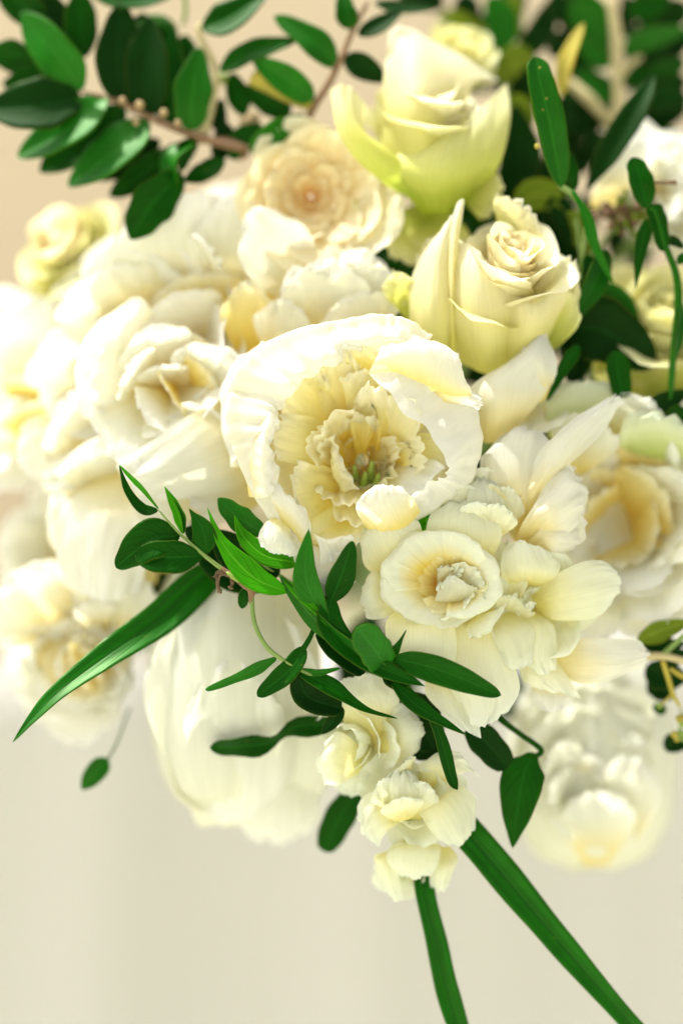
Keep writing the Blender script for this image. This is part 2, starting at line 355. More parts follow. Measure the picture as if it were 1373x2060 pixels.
def leaf(parent, pts, w, mat='leaf', conv=zp, roll=0, fold=.25, shape='leaf', name='leaf', nu=9, nv=26, wav=0, seed=0, sc=None, thick=2.0):
    """leaf along a centreline; w = half width in photo pixels (zoomed pixels x conv scale), roll turns it about its midrib"""
    rng = random.Random(seed + len(pts) * 13 + int(w * 10))
    k = abs(conv(1, 0)[0] - conv(0, 0)[0])
    lin = np.linspace(0, 1, nv); v = .45 * lin + .55 * (1 - np.cos(math.pi * lin)) / 2
    fine_ = catmull(np.array(pts, float), 240); fv = np.linspace(0, 1, 240)
    C = Wp(np.stack([np.interp(v, fv, fine_[:, i]) for i in range(3)], -1))
    if isinstance(shape, (list, tuple)):
        sf = np.clip(catmull(np.array(shape, float)[:, None], 240)[:, 0], .02, 2)
        prof = np.interp(v, fv, sf) * np.sqrt(np.clip(1 - np.clip((v - .93) / .07, 0, 1) ** 2, .003, 1)) * np.sqrt(np.clip(1 - np.clip((.04 - v) / .04, 0, 1) ** 2, .02, 1))
        prof = prof * (1 + .035 * noise1(rng, v, 2, 8, 4))
    elif shape == 'lance': prof = np.clip(np.sin(math.pi * v ** .8) ** .85, .03, 1)
    elif shape == 'oval': prof = np.clip(np.sin(math.pi * v ** .95) ** .55, .04, 1)
    elif shape == 'spoon': prof = np.clip(np.sin(math.pi * v ** 1.35) ** .7, .05, 1)
    else: prof = np.clip(np.sin(math.pi * (v ** .88)) ** .62, .04, 1)
    if not isinstance(shape, (list, tuple)): prof = prof * (1 + .05 * noise1(rng, v, 2, 6, 4))
    T = np.gradient(C, axis=0); T /= np.linalg.norm(T, axis=1, keepdims=True) + 1e-12
    view = np.array([0, -1.0, 0]); Sd = np.cross(T, view); Sd /= np.linalg.norm(Sd, axis=1, keepdims=True) + 1e-12
    Nn = np.cross(Sd, T)
    rl = np.radians(np.interp(v, np.linspace(0, 1, len(roll)), roll) if hasattr(roll, '__len__') else np.full(nv, float(roll)))
    Sx = Sd * np.cos(rl)[:, None] + Nn * np.sin(rl)[:, None]; Nx = np.cross(Sx, T)
    u = np.linspace(-1, 1, nu)
    hw = w * k * S * prof
    P = C[:, None] + (u[None, :] * hw[:, None])[..., None] * Sx[:, None] \
        + (fold * (np.abs(u)[None, :] ** 1.4) * hw[:, None])[..., None] * Nx[:, None]
    if wav:
        P = P + (wav * S * noise1(rng, v, 2, 6, 4)[:, None] * u[None, :])[..., None] * Nx[:, None]
    o = grid_mesh(name, P, M[mat], parent)
    if thick:
        md = o.modifiers.new('thickness', 'SOLIDIFY'); md.thickness = thick * S; md.offset = 0
    return o
def ball(parent, p, r, mat, conv=zp, name='bud', st=(1, 1, 1), seed=0):
    rng = random.Random(seed); k = abs(conv(1, 0)[0] - conv(0, 0)[0])
    c = Wp(np.array(conv(*p), float)); nv, nu = 9, 12
    th = np.linspace(0, math.pi, nv)[:, None]; ph = np.linspace(0, 2 * math.pi, nu, endpoint=False)[None, :]
    rr = r * k * S * (1 + .12 * np.array([[rng.uniform(-1, 1) for _ in range(nu)] for _ in range(nv)]))
    rr[0] = r * k * S; rr[-1] = r * k * S
    P = c + np.stack([rr * np.sin(th) * np.cos(ph) * st[0], rr * np.sin(th) * np.sin(ph) * st[1], rr * np.cos(th) * np.ones_like(ph) * st[2]], -1)
    return grid_mesh(name, P, M[mat], parent, closed=True)
BIND = (700, 1120, 1150)
def stem_to_bind(parent, p, r=9, mat='stemg', seed=0):
    rng = random.Random(seed + 5)
    b = (BIND[0] + rng.uniform(-45, 45), BIND[1] + rng.uniform(-45, 45), BIND[2])
    x, y, d = p
    mid = (x * .6 + b[0] * .4, y * .6 + b[1] * .4, d * .5 + b[2] * .5 - 60)
    e = (b[0] + (b[0] - x) * .06, b[1] + (b[1] - y) * .06 + 30, BIND[2] + 330)
    tube(parent, [(x, y, d), mid, b, e], r, mat, n=18, sides=6)

# ------------------------------------------------------------------ the place: ground, wall, cloth
def quad_sheet(name, x0, x1, y, zfun, mat, nx=2, nz=2, parent=None):
    pass
gp = np.array([[[x, y, 0.0] for x in np.linspace(-200, 200, 9)] for y in np.linspace(-200, 200, 9)])
g = grid_mesh('ground', gp, M['ground'], None); g['kind'] = 'structure'
wall = bpy.data.objects.new('sandstone_wall', None); scene.collection.objects.link(wall); wall.location = (0, 1.3, 0)
tag(wall, 'pale tan plastered wall standing far out of focus behind the bouquet', 'wall')
uu = np.linspace(-3, 3, 31)
wp_ = np.array([[[x, 1.3 + .006 * math.sin(x * 5 + z * 3), z] for x in uu] for z in np.linspace(0, 2.6, 14)])
grid_mesh('wall_face', wp_, M['wall'], wall)
cp_ = np.array([[[x, 1.296 - .05, z] for x in uu] for z in (2.6, 2.7)]);
cap = []
for z, y in ((2.602, 1.24), (2.68, 1.24), (2.68, 1.5), (2.602, 1.5)):
    cap.append([[x, y, z] for x in uu])
grid_mesh('coping', np.array(cap), M['wall'], wall)
# hanging ivory cloth with soft upright folds
nxs, nzs = 150, 24
xs = np.linspace(-.5, .75, nxs); zt = Z0 - (1290 - 1030) * S * 1.4
cl = np.zeros((nzs, nxs, 3))
for j, t in enumerate(np.linspace(0, 1, nzs)):
    zz = zt * (1 - t) + .01 * t
    amp = .009 + .004 * t
    f = np.sin(xs * 27 + .6 * np.sin(xs * 9)) + .5 * np.sin(xs * 49 + 1.3) + .25 * np.sin(xs * 83 + t * 2)
    cl[j, :, 0] = xs * (1 + .25 * t); cl[j, :, 1] = .47 + 0.10 * xs + .05 * t - amp * f * .6
    cl[j, :, 2] = zz + .012 * np.sin(xs * 7) * (1 - t)
cloth = grid_mesh('draped_cloth', cl, M['cloth'], None)
cloth.modifiers.new('thickness', 'SOLIDIFY').thickness = .0012
tag(cloth, 'ivory cloth hanging in soft upright folds behind the lower flowers', 'cloth')

PE, RO, FR = 'white peonies of the bouquet', 'cream roses of the bouquet', 'ivory freesia blooms of the bouquet'
LS, GB, LL = 'leafy sprigs of the bouquet', 'long grass blades of the bouquet', 'loose leaves among the flowers'

# ------------------------------------------------------------------ the middle peony
p1 = thing('peony', 'large open white peony cup in the middle showing yellow heart and green carpels', 'peony', (715, 890, 150), PE)
def ring(parent, mat, st, base, seed, ruf=4, rag=3, nu=41, nv=25, crease=1.3):
    """cup petal: stations (silhouette, rim[, inside]) along the rim; base is a point behind"""
    rows = [[base] * len(st)]
    rows.append([tuple(.45 * base[k] + .55 * s[0][k] if k < 2 else .5 * base[2] + .5 * s[0][2] + 25 for k in range(3)) for s in st])
    m = len(st[0])
    for k in range(m): rows.append([s[k] for s in st])
    sheet(parent, mat, rows, zp, nu, nv, ruf, rag, seed, crease=crease)
B1 = (715, 900, 230)
# left and top wall of the cup: three overlapping petals (silhouette, outer slope, rim, edge folded in)
ring(p1, 'peony', [((575, 1078, 30), (568, 1045, 6), (566, 1005, 0), (562, 975, 18)),
                   ((520, 1010, 22), (526, 975, 2), (538, 935, -6), (552, 920, 12)),
                   ((474, 910, 22), (494, 895, 4), (536, 880, -10), (550, 882, 12)),
                   ((456, 830, 26), (484, 824, 8), (544, 832, -6), (560, 842, 18)),
                   ((470, 765, 34), (505, 775, 18), (552, 796, 4), (570, 810, 24))], B1, 1, ruf=6, rag=7, nu=49)
ring(p1, 'peony', [((452, 850, 50), (476, 840, 34), (522, 846, 16), (542, 856, 28)),
                   ((468, 765, 30), (498, 768, 10), (560, 788, -10), (578, 798, 8)),
                   ((520, 702, 26), (543, 722, 6), (594, 756, -14), (612, 768, 6)),
                   ((588, 668, 28), (608, 690, 8), (646, 724, -12), (658, 738, 10)),
                   ((660, 652, 34), (666, 672, 16), (692, 702, -4), (702, 716, 14)),
                   ((712, 652, 42), (716, 668, 26), (730, 694, 12), (738, 706, 26))], B1, 12, ruf=8, rag=9, nu=57)
ring(p1, 'peony', [((610, 676, 50), (630, 690, 34), (660, 714, 14), (668, 724, 30)),
                   ((690, 648, 32), (694, 664, 12), (706, 688, -4), (716, 702, 14)),
                   ((765, 637, 34), (766, 652, 14), (776, 678, -2), (786, 694, 16)),
                   ((825, 652, 42), (822, 662, 22), (820, 682, 8), (822, 699, 24)),
                   ((862, 684, 56), (858, 688, 38), (852, 694, 30), (850, 700, 40))], B1, 13, ruf=6, rag=6, nu=49)
# second leaf of the top-left wall, lower down the cup, behind the rim
ring(p1, 'peony', [((470, 940, 95), (478, 920, 45)), ((450, 850, 95), (462, 830, 40)), ((452, 780, 100), (470, 775, 45)), ((480, 730, 100), (500, 730, 50)), ((528, 694, 105), (540, 690, 55))], (700, 900, 240), 2)
# right wall
ring(p1, 'peony', [((800, 700, 55), (775, 720, 10), (745, 750, -12)),
                   ((880, 720, 40), (835, 765, 2), (795, 808, -20)),
                   ((945, 790, 36), (905, 830, 0), (857, 866, -22)),
                   ((966, 880, 34), (938, 898, 0), (900, 936, -24)),
                   ((952, 955, 40), (925, 955, 6), (896, 952, -18)),
                   ((925, 985, 44), (905, 975, 10), (880, 964, -16)),
                   ((884, 1018, 46), (868, 1003, 12), (850, 982, -12)),
                   ((835, 1045, 50), (826, 1025, 18), (815, 1000, -6))], B1, 3, ruf=7, rag=4, nu=57, crease=1.8)
# rim lip turned over at the upper right
sheet(p1, 'peony', [[(742, 752, -14), (790, 748, -16), (850, 772, -14), (905, 796, -8), (948, 796, 0)],
                    [(752, 728, -28), (800, 722, -34), (858, 735, -34), (905, 768, -24), (946, 786, -6)],
                    [(765, 704, -20), (808, 695, -28), (868, 698, -26), (914, 730, -16), (940, 772, -2)],
                    [(772, 692, 6), (812, 688, 0), (866, 686, 2), (918, 714, 6), (928, 764, 12)]], zp, 33, 17, 3, 2, 4)
sheet(p1, 'peony', [[(862, 776, 0), (880, 820, 10), (900, 850, 30)], [(905, 770, 0), (925, 810, 10), (935, 840, 30)],
                    [(940, 780, 6), (958, 812, 12), (955, 835, 30)], [(962, 800, 20), (968, 815, 24), (962, 828, 34)]], zp, 15, 15, 4, 4, 5)
# bottom lip: crescent petal seen from inside, its left end curled up
sheet(p1, 'peony', [[(738, 1064, 22), (775, 1074, 14), (815, 1060, 12), (845, 1030, 18)],
                    [(722, 1036, -8), (760, 1046, -22), (800, 1030, -20), (832, 1006, -10)],
                    [(716, 1018, -28), (748, 1012, -38), (786, 1000, -32), (815, 990, -16)],
                    [(728, 996, -34), (756, 984, -34), (784, 978, -24), (806, 980, -8)],
                    [(746, 984, -16), (764, 976, -12), (784, 974, -2), (800, 980, 8)]], zp, 25, 25, 3, 2, 6)
# bright petals spilling out at the lower left
sheet(p1, 'peony', [[(552, 1040, 0), (565, 1048, -6), (580, 1060, -4)], [(532, 1052, -6), (560, 1070, -22), (592, 1090, -8)],
                    [(519, 1080, -4), (555, 1098, -22), (600, 1112, -8)], [(524, 1100, 4), (556, 1114, -10), (594, 1119, -4)]], zp, 21, 19, 3, 1, 7)
sheet(p1, 'peony', [[(560, 1042, 6), (590, 1070, 4), (612, 1104, 6)], [(548, 1010, -4), (590, 1040, -14), (622, 1080, -4)],
                    [(545, 985, -4), (590, 1010, -12), (625, 1050, -2)], [(549, 962, 4), (577, 992, -2), (616, 1030, 4)]], zp, 21, 19, 3, 4, 8)
sheet(p1, 'peony', [[(590, 1100, 40), (640, 1120, 40), (700, 1130, 45)], [(620, 1070, 0), (655, 1085, -2), (700, 1080, 6)],
                    [(640, 1092, -12), (665, 1096, -10), (705, 1075, 0)], [(645, 1140, -4), (680, 1120, -4), (712, 1085, 4)]], zp, 21, 19, 5, 3, 9)
sheet(p1, 'peony', [[(560, 1075, 40), (620, 1100, 40), (690, 1100, 45)], [(585, 1080, 14), (630, 1100, 8), (690, 1110, 14)],
                    [(590, 1120, 8), (640, 1160, 2), (700, 1150, 10)], [(610, 1160, 16), (660, 1200, 10), (715, 1170, 16)]], zp, 21, 19, 5, 3, 10)
# strip of white rim at the left of the opening, torn inner edge
sheet(p1, 'peony', [[(500, 1000, 20), (492, 930, 15), (500, 870, 15), (520, 820, 20)], [(535, 1000, -12), (524, 940, -18), (530, 880, -20), (545, 830, -12)],
                    [(552, 985, -6), (543, 935, -10), (545, 890, -12), (560, 845, -4)]], zp, 31, 15, 3, 6, 11)
# inner petals: ragged, interreflected light put into their cream
def I(rows, seed, mat='heart', ruf=6, rag=6): sheet(p1, mat, [[(p[0], p[1], p[2] * .6) for p in r] for r in rows], zp, 23, 21, ruf, rag, seed)
I([[(690, 1010, 170), (700, 1000, 165), (705, 985, 170)], [(640, 1035, 110), (640, 985, 90), (660, 940, 110)],
   [(610, 1050, 40), (598, 990, 30), (620, 935, 60)], [(610, 1035, 15), (588, 980, 10), (598, 925, 40)]], 20)
I([[(700, 1015, 170), (715, 1010, 165), (730, 1000, 170)], [(650, 1060, 90), (690, 1060, 80), (720, 1040, 100)],
   [(630, 1080, 40), (680, 1085, 30), (722, 1065, 50)], [(620, 1085, 20), (680, 1100, 12), (728, 1078, 36)]], 21)
I([[(690, 950, 170), (690, 930, 165), (695, 910, 170)], [(630, 940, 110), (625, 895, 90), (650, 850, 115)],
   [(575, 930, 60), (570, 880, 45), (600, 835, 70)], [(556, 925, 40), (548, 870, 30), (572, 830, 45)]], 22)
I([[(685, 920, 175), (690, 900, 170), (700, 890, 175)], [(625, 870, 110), (630, 820, 100), (670, 800, 115)],
   [(575, 840, 60), (590, 785, 45), (640, 765, 70)], [(566, 825, 40), (580, 770, 25), (632, 750, 50)]], 23)
I([[(700, 905, 175), (715, 890, 172), (730, 890, 175)], [(650, 830, 110), (690, 810, 110), (720, 820, 120)],
   [(630, 770, 60), (680, 745, 55), (730, 770, 75)], [(625, 745, 40), (680, 725, 35), (735, 750, 55)]], 24)
I([[(730, 905, 175), (745, 895, 172), (760, 900, 175)], [(700, 830, 110), (745, 815, 110), (785, 830, 120)],
   [(690, 780, 60), (745, 765, 55), (800, 785, 75)], [(680, 762, 45), (745, 740, 40), (815, 770, 60)]], 25)
I([[(755, 910, 175), (770, 905, 172), (780, 915, 175)], [(760, 850, 110), (805, 830, 105), (840, 870, 115)],
   [(755, 810, 70), (815, 790, 60), (865, 840, 75)], [(760, 790, 60), (825, 775, 45), (880, 840, 60)]], 26)
I([[(765, 930, 175), (775, 935, 172), (775, 945, 175)], [(820, 880, 110), (840, 910, 100), (835, 945, 110)],
   [(865, 870, 70), (885, 915, 60), (860, 960, 70)], [(880, 870, 55), (900, 920, 50), (870, 975, 55)]], 27)
I([[(700, 930, 175), (705, 945, 172), (712, 955, 175)], [(672, 905, 110), (668, 950, 95), (690, 990, 110)],
   [(665, 885, 70), (675, 935, 60), (705, 985, 75)], [(672, 875, 60), (690, 930, 60), (722, 985, 70)]], 28, rag=9)
I([[(715, 915, 175), (725, 910, 172), (735, 915, 175)], [(705, 860, 120), (730, 845, 120), (750, 865, 125)],
   [(708, 825, 90), (735, 808, 90), (758, 835, 95)], [(715, 812, 85), (738, 800, 85), (752, 822, 90)]], 29)
I([[(780, 935, 170), (790, 940, 168), (795, 950, 170)], [(790, 905, 110), (810, 915, 105), (812, 945, 110)],
   [(800, 890, 90), (825, 905, 85), (825, 945, 90)], [(810, 885, 85), (832, 905, 80), (832, 940, 85)]], 30, rag=8)
I([[(745, 962, 170), (765, 952, 170), (780, 940, 170)], [(765, 985, 100), (802, 962, 95), (830, 922, 105)], [(785, 1000, 36), (832, 984, 28), (872, 925, 40)], [(800, 1006, 6), (846, 992, -2), (893, 938, 8)]], 41, 'peony', 4, 2)
for i, (a, bq) in enumerate((((660, 700, 20), (735, 760, 60)), ((600, 735, 20), (665, 770, 55)), ((700, 690, 15), (780, 740, 50)))):
    I([[(700, 850, 170), (720, 850, 170), (740, 850, 170)], [(a[0] - 10, a[1] + 60, 100), ((a[0] + bq[0]) / 2, a[1] + 50, 90), (bq[0] + 5, bq[1] + 30, 100)],
       [(a[0], a[1] + 30, 45), ((a[0] + bq[0]) / 2, a[1] + 25, 38), (bq[0], bq[1] + 10, 60)], [(a[0], a[1] + 5, 25), ((a[0] + bq[0]) / 2, a[1], 20), (bq[0] - 5, bq[1] - 10, 45)]], 31 + i)
for i, (x, y, d, tx, ty, td) in enumerate(((728, 985, 150, 735, 948, 85), (752, 985, 150, 762, 952, 88), (742, 975, 160, 748, 925, 100), (775, 975, 150, 790, 945, 95), (715, 970, 160, 712, 935, 100))):
    tube(p1, [(x, y, d * .72), ((x + tx) / 2, (y + ty) / 2 + 3, (d + td) * .36), (tx, ty, td * .76)], [9, 10, 7, 3], 'carpel', name='carpel', n=14, sides=8)
rg = random.Random(4)
for i in range(34):
    a = rg.uniform(0, 6.28); x, y = 745 + 18 * math.cos(a), 965 + 16 * math.sin(a); q = rg.uniform(26, 52)
    tube(p1, [(x, y, 118), (745 + q * .8 * math.cos(a), 962 + q * .8 * math.sin(a), 96), (745 + q * math.cos(a), 958 + q * math.sin(a), 78 + rg.uniform(-8, 12))], [1.2, 1.2, 1.4, 3.2], 'stemt', name='stamen', n=9, sides=5)
whorls(p1, (728, 925, 132), (-.05, .05, 1), [
    dict(n=8, mat='heart', r0=14, L=185, t0=66, t1=6, W=52, k=1.3, curl=14, ruf=7, rag=5, rnd=.2, jit=.28),
    dict(n=6, mat='heart', r0=12, L=130, t0=64, t1=4, W=38, k=1.3, curl=10, ruf=6, rag=5, rnd=.2, jit=.3),
    dict(n=4, mat='heart', r0=24, L=80, t0=50, t1=0, W=22, k=1.3, ruf=4, rag=4, rnd=.2, jit=.3)], 14)
I([[(640, 960, 200), (690, 950, 205), (740, 960, 205)], [(600, 1020, 120), (670, 1030, 130), (740, 1020, 130)], [(590, 1065, 50), (670, 1085, 50), (745, 1065, 60)], [(600, 1085, 28), (675, 1108, 26), (745, 1085, 40)]], 40)
stem_to_bind(p1, (715, 900, 235), 12, seed=1)

# ------------------------------------------------------------------ generic blooms
def peony(label, c, R, axis, seed, inner='peonyi', outer='peony', open_=1.0, nm='peony', grp=PE, extra=(), heart=16, mid=None):
    t = thing(nm, label, 'peony', c, grp)
    o = open_
    whorls(t, (c[0], c[1], c[2] + R * .55), axis, [
        dict(n=6, mat=outer, r0=8, L=R * 1.25, t0=80 * o, t1=34 * o, W=R * .68, k=1.3, curl=16, ruf=7, rag=4, rnd=.28),
        dict(n=5, mat=outer, r0=7, L=R * 1.12, t0=66 * o, t1=26 * o, W=R * .66, k=1.2, curl=14, ruf=7, rag=5, rnd=.28)] + list(extra), seed)
    if heart: loose(t, (c[0], c[1], c[2]), R * .8, heart, seed, (outer, mid or outer, inner))
    stem_to_bind(t, (c[0], c[1], c[2] + R * .6), 12, seed=seed)
    return t
def rose(label, c, R, axis, seed, mats=('rosei', 'rose', 'rose'), open_=1.0, guard=True, nm='rose', hgt=1.35, sepals=5):
    t = thing(nm, label, 'rose', c, RO)
    ax = Vector(axis).normalized(); H = R * hgt
    b = (c[0] - ax.x * H * .6, c[1] + ax.y * H * .6, c[2] + ax.z * H * .6)
    lay = [dict(n=3, mat=mats[0], r0=2, L=H * .98, t0=6, t1=2, W=R * .22, k=1.0, rnd=.12, ruf=1.5),
           dict(n=3, mat=mats[0], r0=3, L=H * .99, t0=9, t1=2, W=R * .30, k=1.0, rnd=.12, ruf=1.5),
           dict(n=4, mat=mats[0], r0=6, L=H * 1.0, t0=16, t1=1, W=R * .42, k=1.0, rnd=.14, ruf=2, curl=10),
           dict(n=4, mat=mats[0], r0=9, L=H * 1.0, t0=24, t1=0, W=R * .56, k=1.0, rnd=.16, ruf=2.5, curl=18),
           dict(n=3, mat=mats[0], r0=5, L=H * 1.0, t0=12, t1=2, W=R * .38, k=1.0, rnd=.14, ruf=2, curl=10),
           dict(n=4, mat=mats[0], r0=8, L=H * 1.0, t0=20, t1=0, W=R * .5, k=1.0, rnd=.16, ruf=2.5, curl=14),
           dict(n=4, mat=mats[1], r0=10, L=H * 1.0, t0=28 * open_, t1=0, W=R * .66, k=1.05, rnd=.18, ruf=3, curl=24),
           dict(n=4, mat=mats[1], r0=12, L=H * .98, t0=38 * open_, t1=2, W=R * .8, k=1.1, rnd=.2, ruf=3, curl=40, tip=.05),
           dict(n=4, mat=mats[2], r0=12, L=H * .95, t0=50 * open_, t1=6 * open_, W=R * .9, k=1.2, rnd=.22, ruf=3, curl=62, tip=.06)]
    if guard: lay.append(dict(n=4, mat='roseg', r0=10, L=H * .8, t0=66, t1=24, W=R * .7, k=1.2, rnd=.3, curl=60, ruf=4, tip=.1))
    whorls(t, b, axis, lay, seed)
    fr = frame(axis); o = Wp(b)
    for i in range(sepals): petal(t, o, fr, 'leafg', i * 1.257 + seed, r0=6, L=H * .55, t0=95, t1=60, W=R * .16, k=3, rnd=.4, tip=.4, curl=30, seed=seed + i, nu=7, nv=12, name='sepal')
    stem_to_bind(t, b, 9, seed=seed)
    return t

# ------------------------------------------------------------------ peonies behind and beside
def fans(t, items, seed, wk=1.0, **kw):
    for i, it in enumerate(items): fan(t, it[3] if len(it) > 3 else 'peony', it[0], it[1], it[2] * wk, seed=seed + i, **kw)
t = peony('big sunlit white peony left of the middle, wide open and blown bright', (330, 730, 250), 225, (-.25, .2, .93), 11, heart=0)
sheet(t, 'peony', [[(470, 800, 150), (520, 880, 150), (520, 960, 160)], [(390, 830, 110), (430, 900, 100), (470, 985, 130)],
                   [(300, 890, 110), (330, 950, 100), (380, 1000, 130)], [(235, 930, 140), (250, 965, 130), (290, 1005, 150)]], zp, 23, 23, 6, 4, 41)
fans(t, [((330, 770, 270), (165, 690, 140), 105), ((330, 780, 250), (180, 790, 130), 80), ((320, 780, 220), (245, 935, 110), 80), ((390, 810, 220), (478, 712, 110), 66),
         ((360, 780, 260), (365, 665, 160), 62, 'peonyi'), ((350, 780, 240), (290, 660, 140), 62), ((370, 790, 230), (425, 755, 135), 48, 'peonyi'), ((340, 780, 220), (385, 860, 110), 74),
         ((330, 780, 230), (320, 735, 128), 44), ((360, 790, 210), (345, 800, 120), 46, 'peonyi'), ((380, 800, 220), (400, 690, 140), 40), ((300, 770, 220), (255, 740, 120), 50),
         ((350, 800, 210), (300, 850, 108), 56), ((520, 1000, 190), (380, 1005, 130), 40), ((430, 1020, 190), (275, 1010, 140), 38), ((400, 860, 190), (420, 820, 112), 42), ((250, 660, 330), (195, 545, 225), 92), ((190, 780, 340), (110, 665, 240), 84), ((260, 640, 340), (275, 505, 225), 84), ((210, 880, 320), (130, 800, 215), 80), ((410, 720, 300), (330, 600, 185), 78), ((230, 1000, 300), (200, 880, 190), 80)], 400, wk=1.25, ruf=4, rag=3)
t = peony('ruffled white peony above the middle peony, its cream folds seen from the side', (500, 570, 320), 190, (.1, .2, .95), 12, heart=0)
fans(t, [((360, 660, 320), (300, 415, 220), 95), ((400, 660, 310), (400, 385, 200), 95), ((470, 660, 310), (470, 395, 195), 75), ((640, 640, 250), (505, 420, 150), 62), ((660, 680, 240), (590, 540, 140), 50),
         ((430, 720, 310), (370, 555, 225), 95, 'peonyi'), ((450, 720, 320), (440, 540, 240), 80, 'peonyi'), ((510, 740, 250), (495, 565, 160), 48, 'peonyi'), ((560, 730, 230), (570, 600, 150), 46),
         ((560, 620, 280), (540, 540, 230), 60, 'peonyi'), ((700, 690, 230), (722, 500, 165), 70), ((720, 680, 220), (760, 530, 150), 60), ((660, 690, 220), (660, 520, 140), 70), ((740, 690, 220), (690, 600, 140), 66),
         ((400, 520, 300), (425, 500, 165), 40), ((700, 580, 220), (735, 500, 135), 34)], 430, wk=1.2, ruf=5, rag=3)
t = peony('half seen white peony cut by the left edge, one long lit petal curling down', (40, 790, 420), 185, (-.3, .1, .95), 13, heart=0)
fans(t, [((80, 810, 420), (50, 595, 330), 78), ((110, 830, 410), (5, 710, 330), 80), ((110, 860, 400), (165, 720, 310), 62), ((110, 910, 380), (105, 800, 290), 88, 'peonyi'), ((40, 900, 400), (-10, 810, 300), 60),
         ((190, 850, 350), (45, 945, 245), 66), ((150, 880, 340), (115, 985, 235), 46), ((200, 1020, 340), (165, 900, 240), 85), ((260, 1020, 330), (235, 890, 225), 80), ((60, 830, 400), (80, 760, 300), 60, 'peonyi')], 460, wk=1.15, ruf=5, rag=3)
t = peony('small crumpled white peony low at the left, below the lit petals', (150, 1120, 410), 150, (-.3, .0, .95), 14, heart=0)
sheet(t, 'peony', [[(200, 960, 260), (260, 940, 250), (330, 930, 250)], [(140, 1000, 220), (210, 1020, 190), (320, 1010, 200)],
                   [(110, 1080, 220), (200, 1120, 180), (300, 1110, 190)], [(130, 1180, 240), (210, 1210, 210), (280, 1190, 220)]], zp, 25, 25, 9, 5, 46)
fans(t, [((190, 1190, 320), (110, 990, 220), 44), ((190, 1220, 320), (135, 1090, 215), 42), ((140, 1260, 360), (10, 1165, 260), 90), ((100, 1270, 360), (-20, 1230, 270), 60), ((240, 1270, 330), (200, 1130, 230), 62),
         ((260, 1290, 320), (285, 1165, 225), 52), ((200, 1270, 320), (190, 1205, 235), 44), ((300, 1180, 300), (240, 1060, 220), 60), ((340, 1150, 300), (330, 1030, 210), 60)], 480)
t = peony('curled cream bloom at the lower left under the long grass blade', (165, 1340, 335), 140, (-.25, -.1, .95), 15, heart=26, mid='peonyi')
# big closed bud
t = thing('peony', 'closed round white peony bud with glossy patches below the twig', 'peony', (450, 1400, 260), PE)
def bud(parent, c, rx, ry, rz, mat, n, seed):
    rng = random.Random(seed)
    for i in range(n):
        a0 = 6.283 * i / n + rng.uniform(-.3, .3); half = rng.uniform(.7, 1.0); sc = 1 + .02 * (i % 3)
        rows = []
        for ph in np.linspace(-1.45, 1.5, 8):
            row = []
            for q in np.linspace(-1, 1, 7):
                a = a0 + q * half * (1 if ph < 1.2 else .8); cs = math.cos(ph) ** .7 if math.cos(ph) > 0 else 0
                s2 = sc * (1 - .03 * abs(q) ** 2 + .03 * max(0, ph))
                row.append((c[0] + rx * s2 * cs * math.sin(a) , c[1] - ry * s2 * math.sin(ph), c[2] - rz * s2 * cs * math.cos(a)))
            rows.append(row)
        sheet(parent, mat, rows, zp, 23, 27, 3, 2, seed + i, fine=1.0)
bud(t, (440, 1380, 270), 138, 250, 150, 'bud', 7, 50)
sheet(t, 'bud', [[(330, 1180, 240), (430, 1160, 180), (560, 1180, 200), (640, 1260, 240)], [(310, 1300, 220), (420, 1290, 120), (560, 1290, 140), (650, 1360, 220)],
                   [(320, 1430, 230), (420, 1440, 125), (560, 1430, 140), (640, 1470, 220)], [(350, 1540, 260), (430, 1580, 180), (540, 1570, 190), (610, 1560, 240)],
                   [(390, 1620, 300), (440, 1650, 260), (520, 1640, 260), (580, 1620, 290)]], zp, 31, 31, 5, 5, 51)
sheet(t, 'bud', [[(480, 1500, 260), (560, 1480, 250), (640, 1480, 260)], [(470, 1580, 250), (560, 1580, 230), (640, 1570, 250)],
                   [(480, 1650, 280), (560, 1665, 260), (640, 1640, 280)], [(500, 1690, 310), (560, 1695, 300), (620, 1680, 310)]], zp, 21, 21, 6, 6, 52)
fans(t, [((430, 1660, 300), (375, 1230, 165), 105, 'bud'), ((530, 1650, 300), (560, 1240, 165), 105, 'bud'), ((480, 1660, 290), (465, 1330, 112), 100, 'bud'), ((600, 1650, 310), (640, 1400, 190), 70, 'bud')], 640, ruf=9, rag=5, arch=-52, cup=4)
stem_to_bind(t, (450, 1380, 380), 12, seed=50)
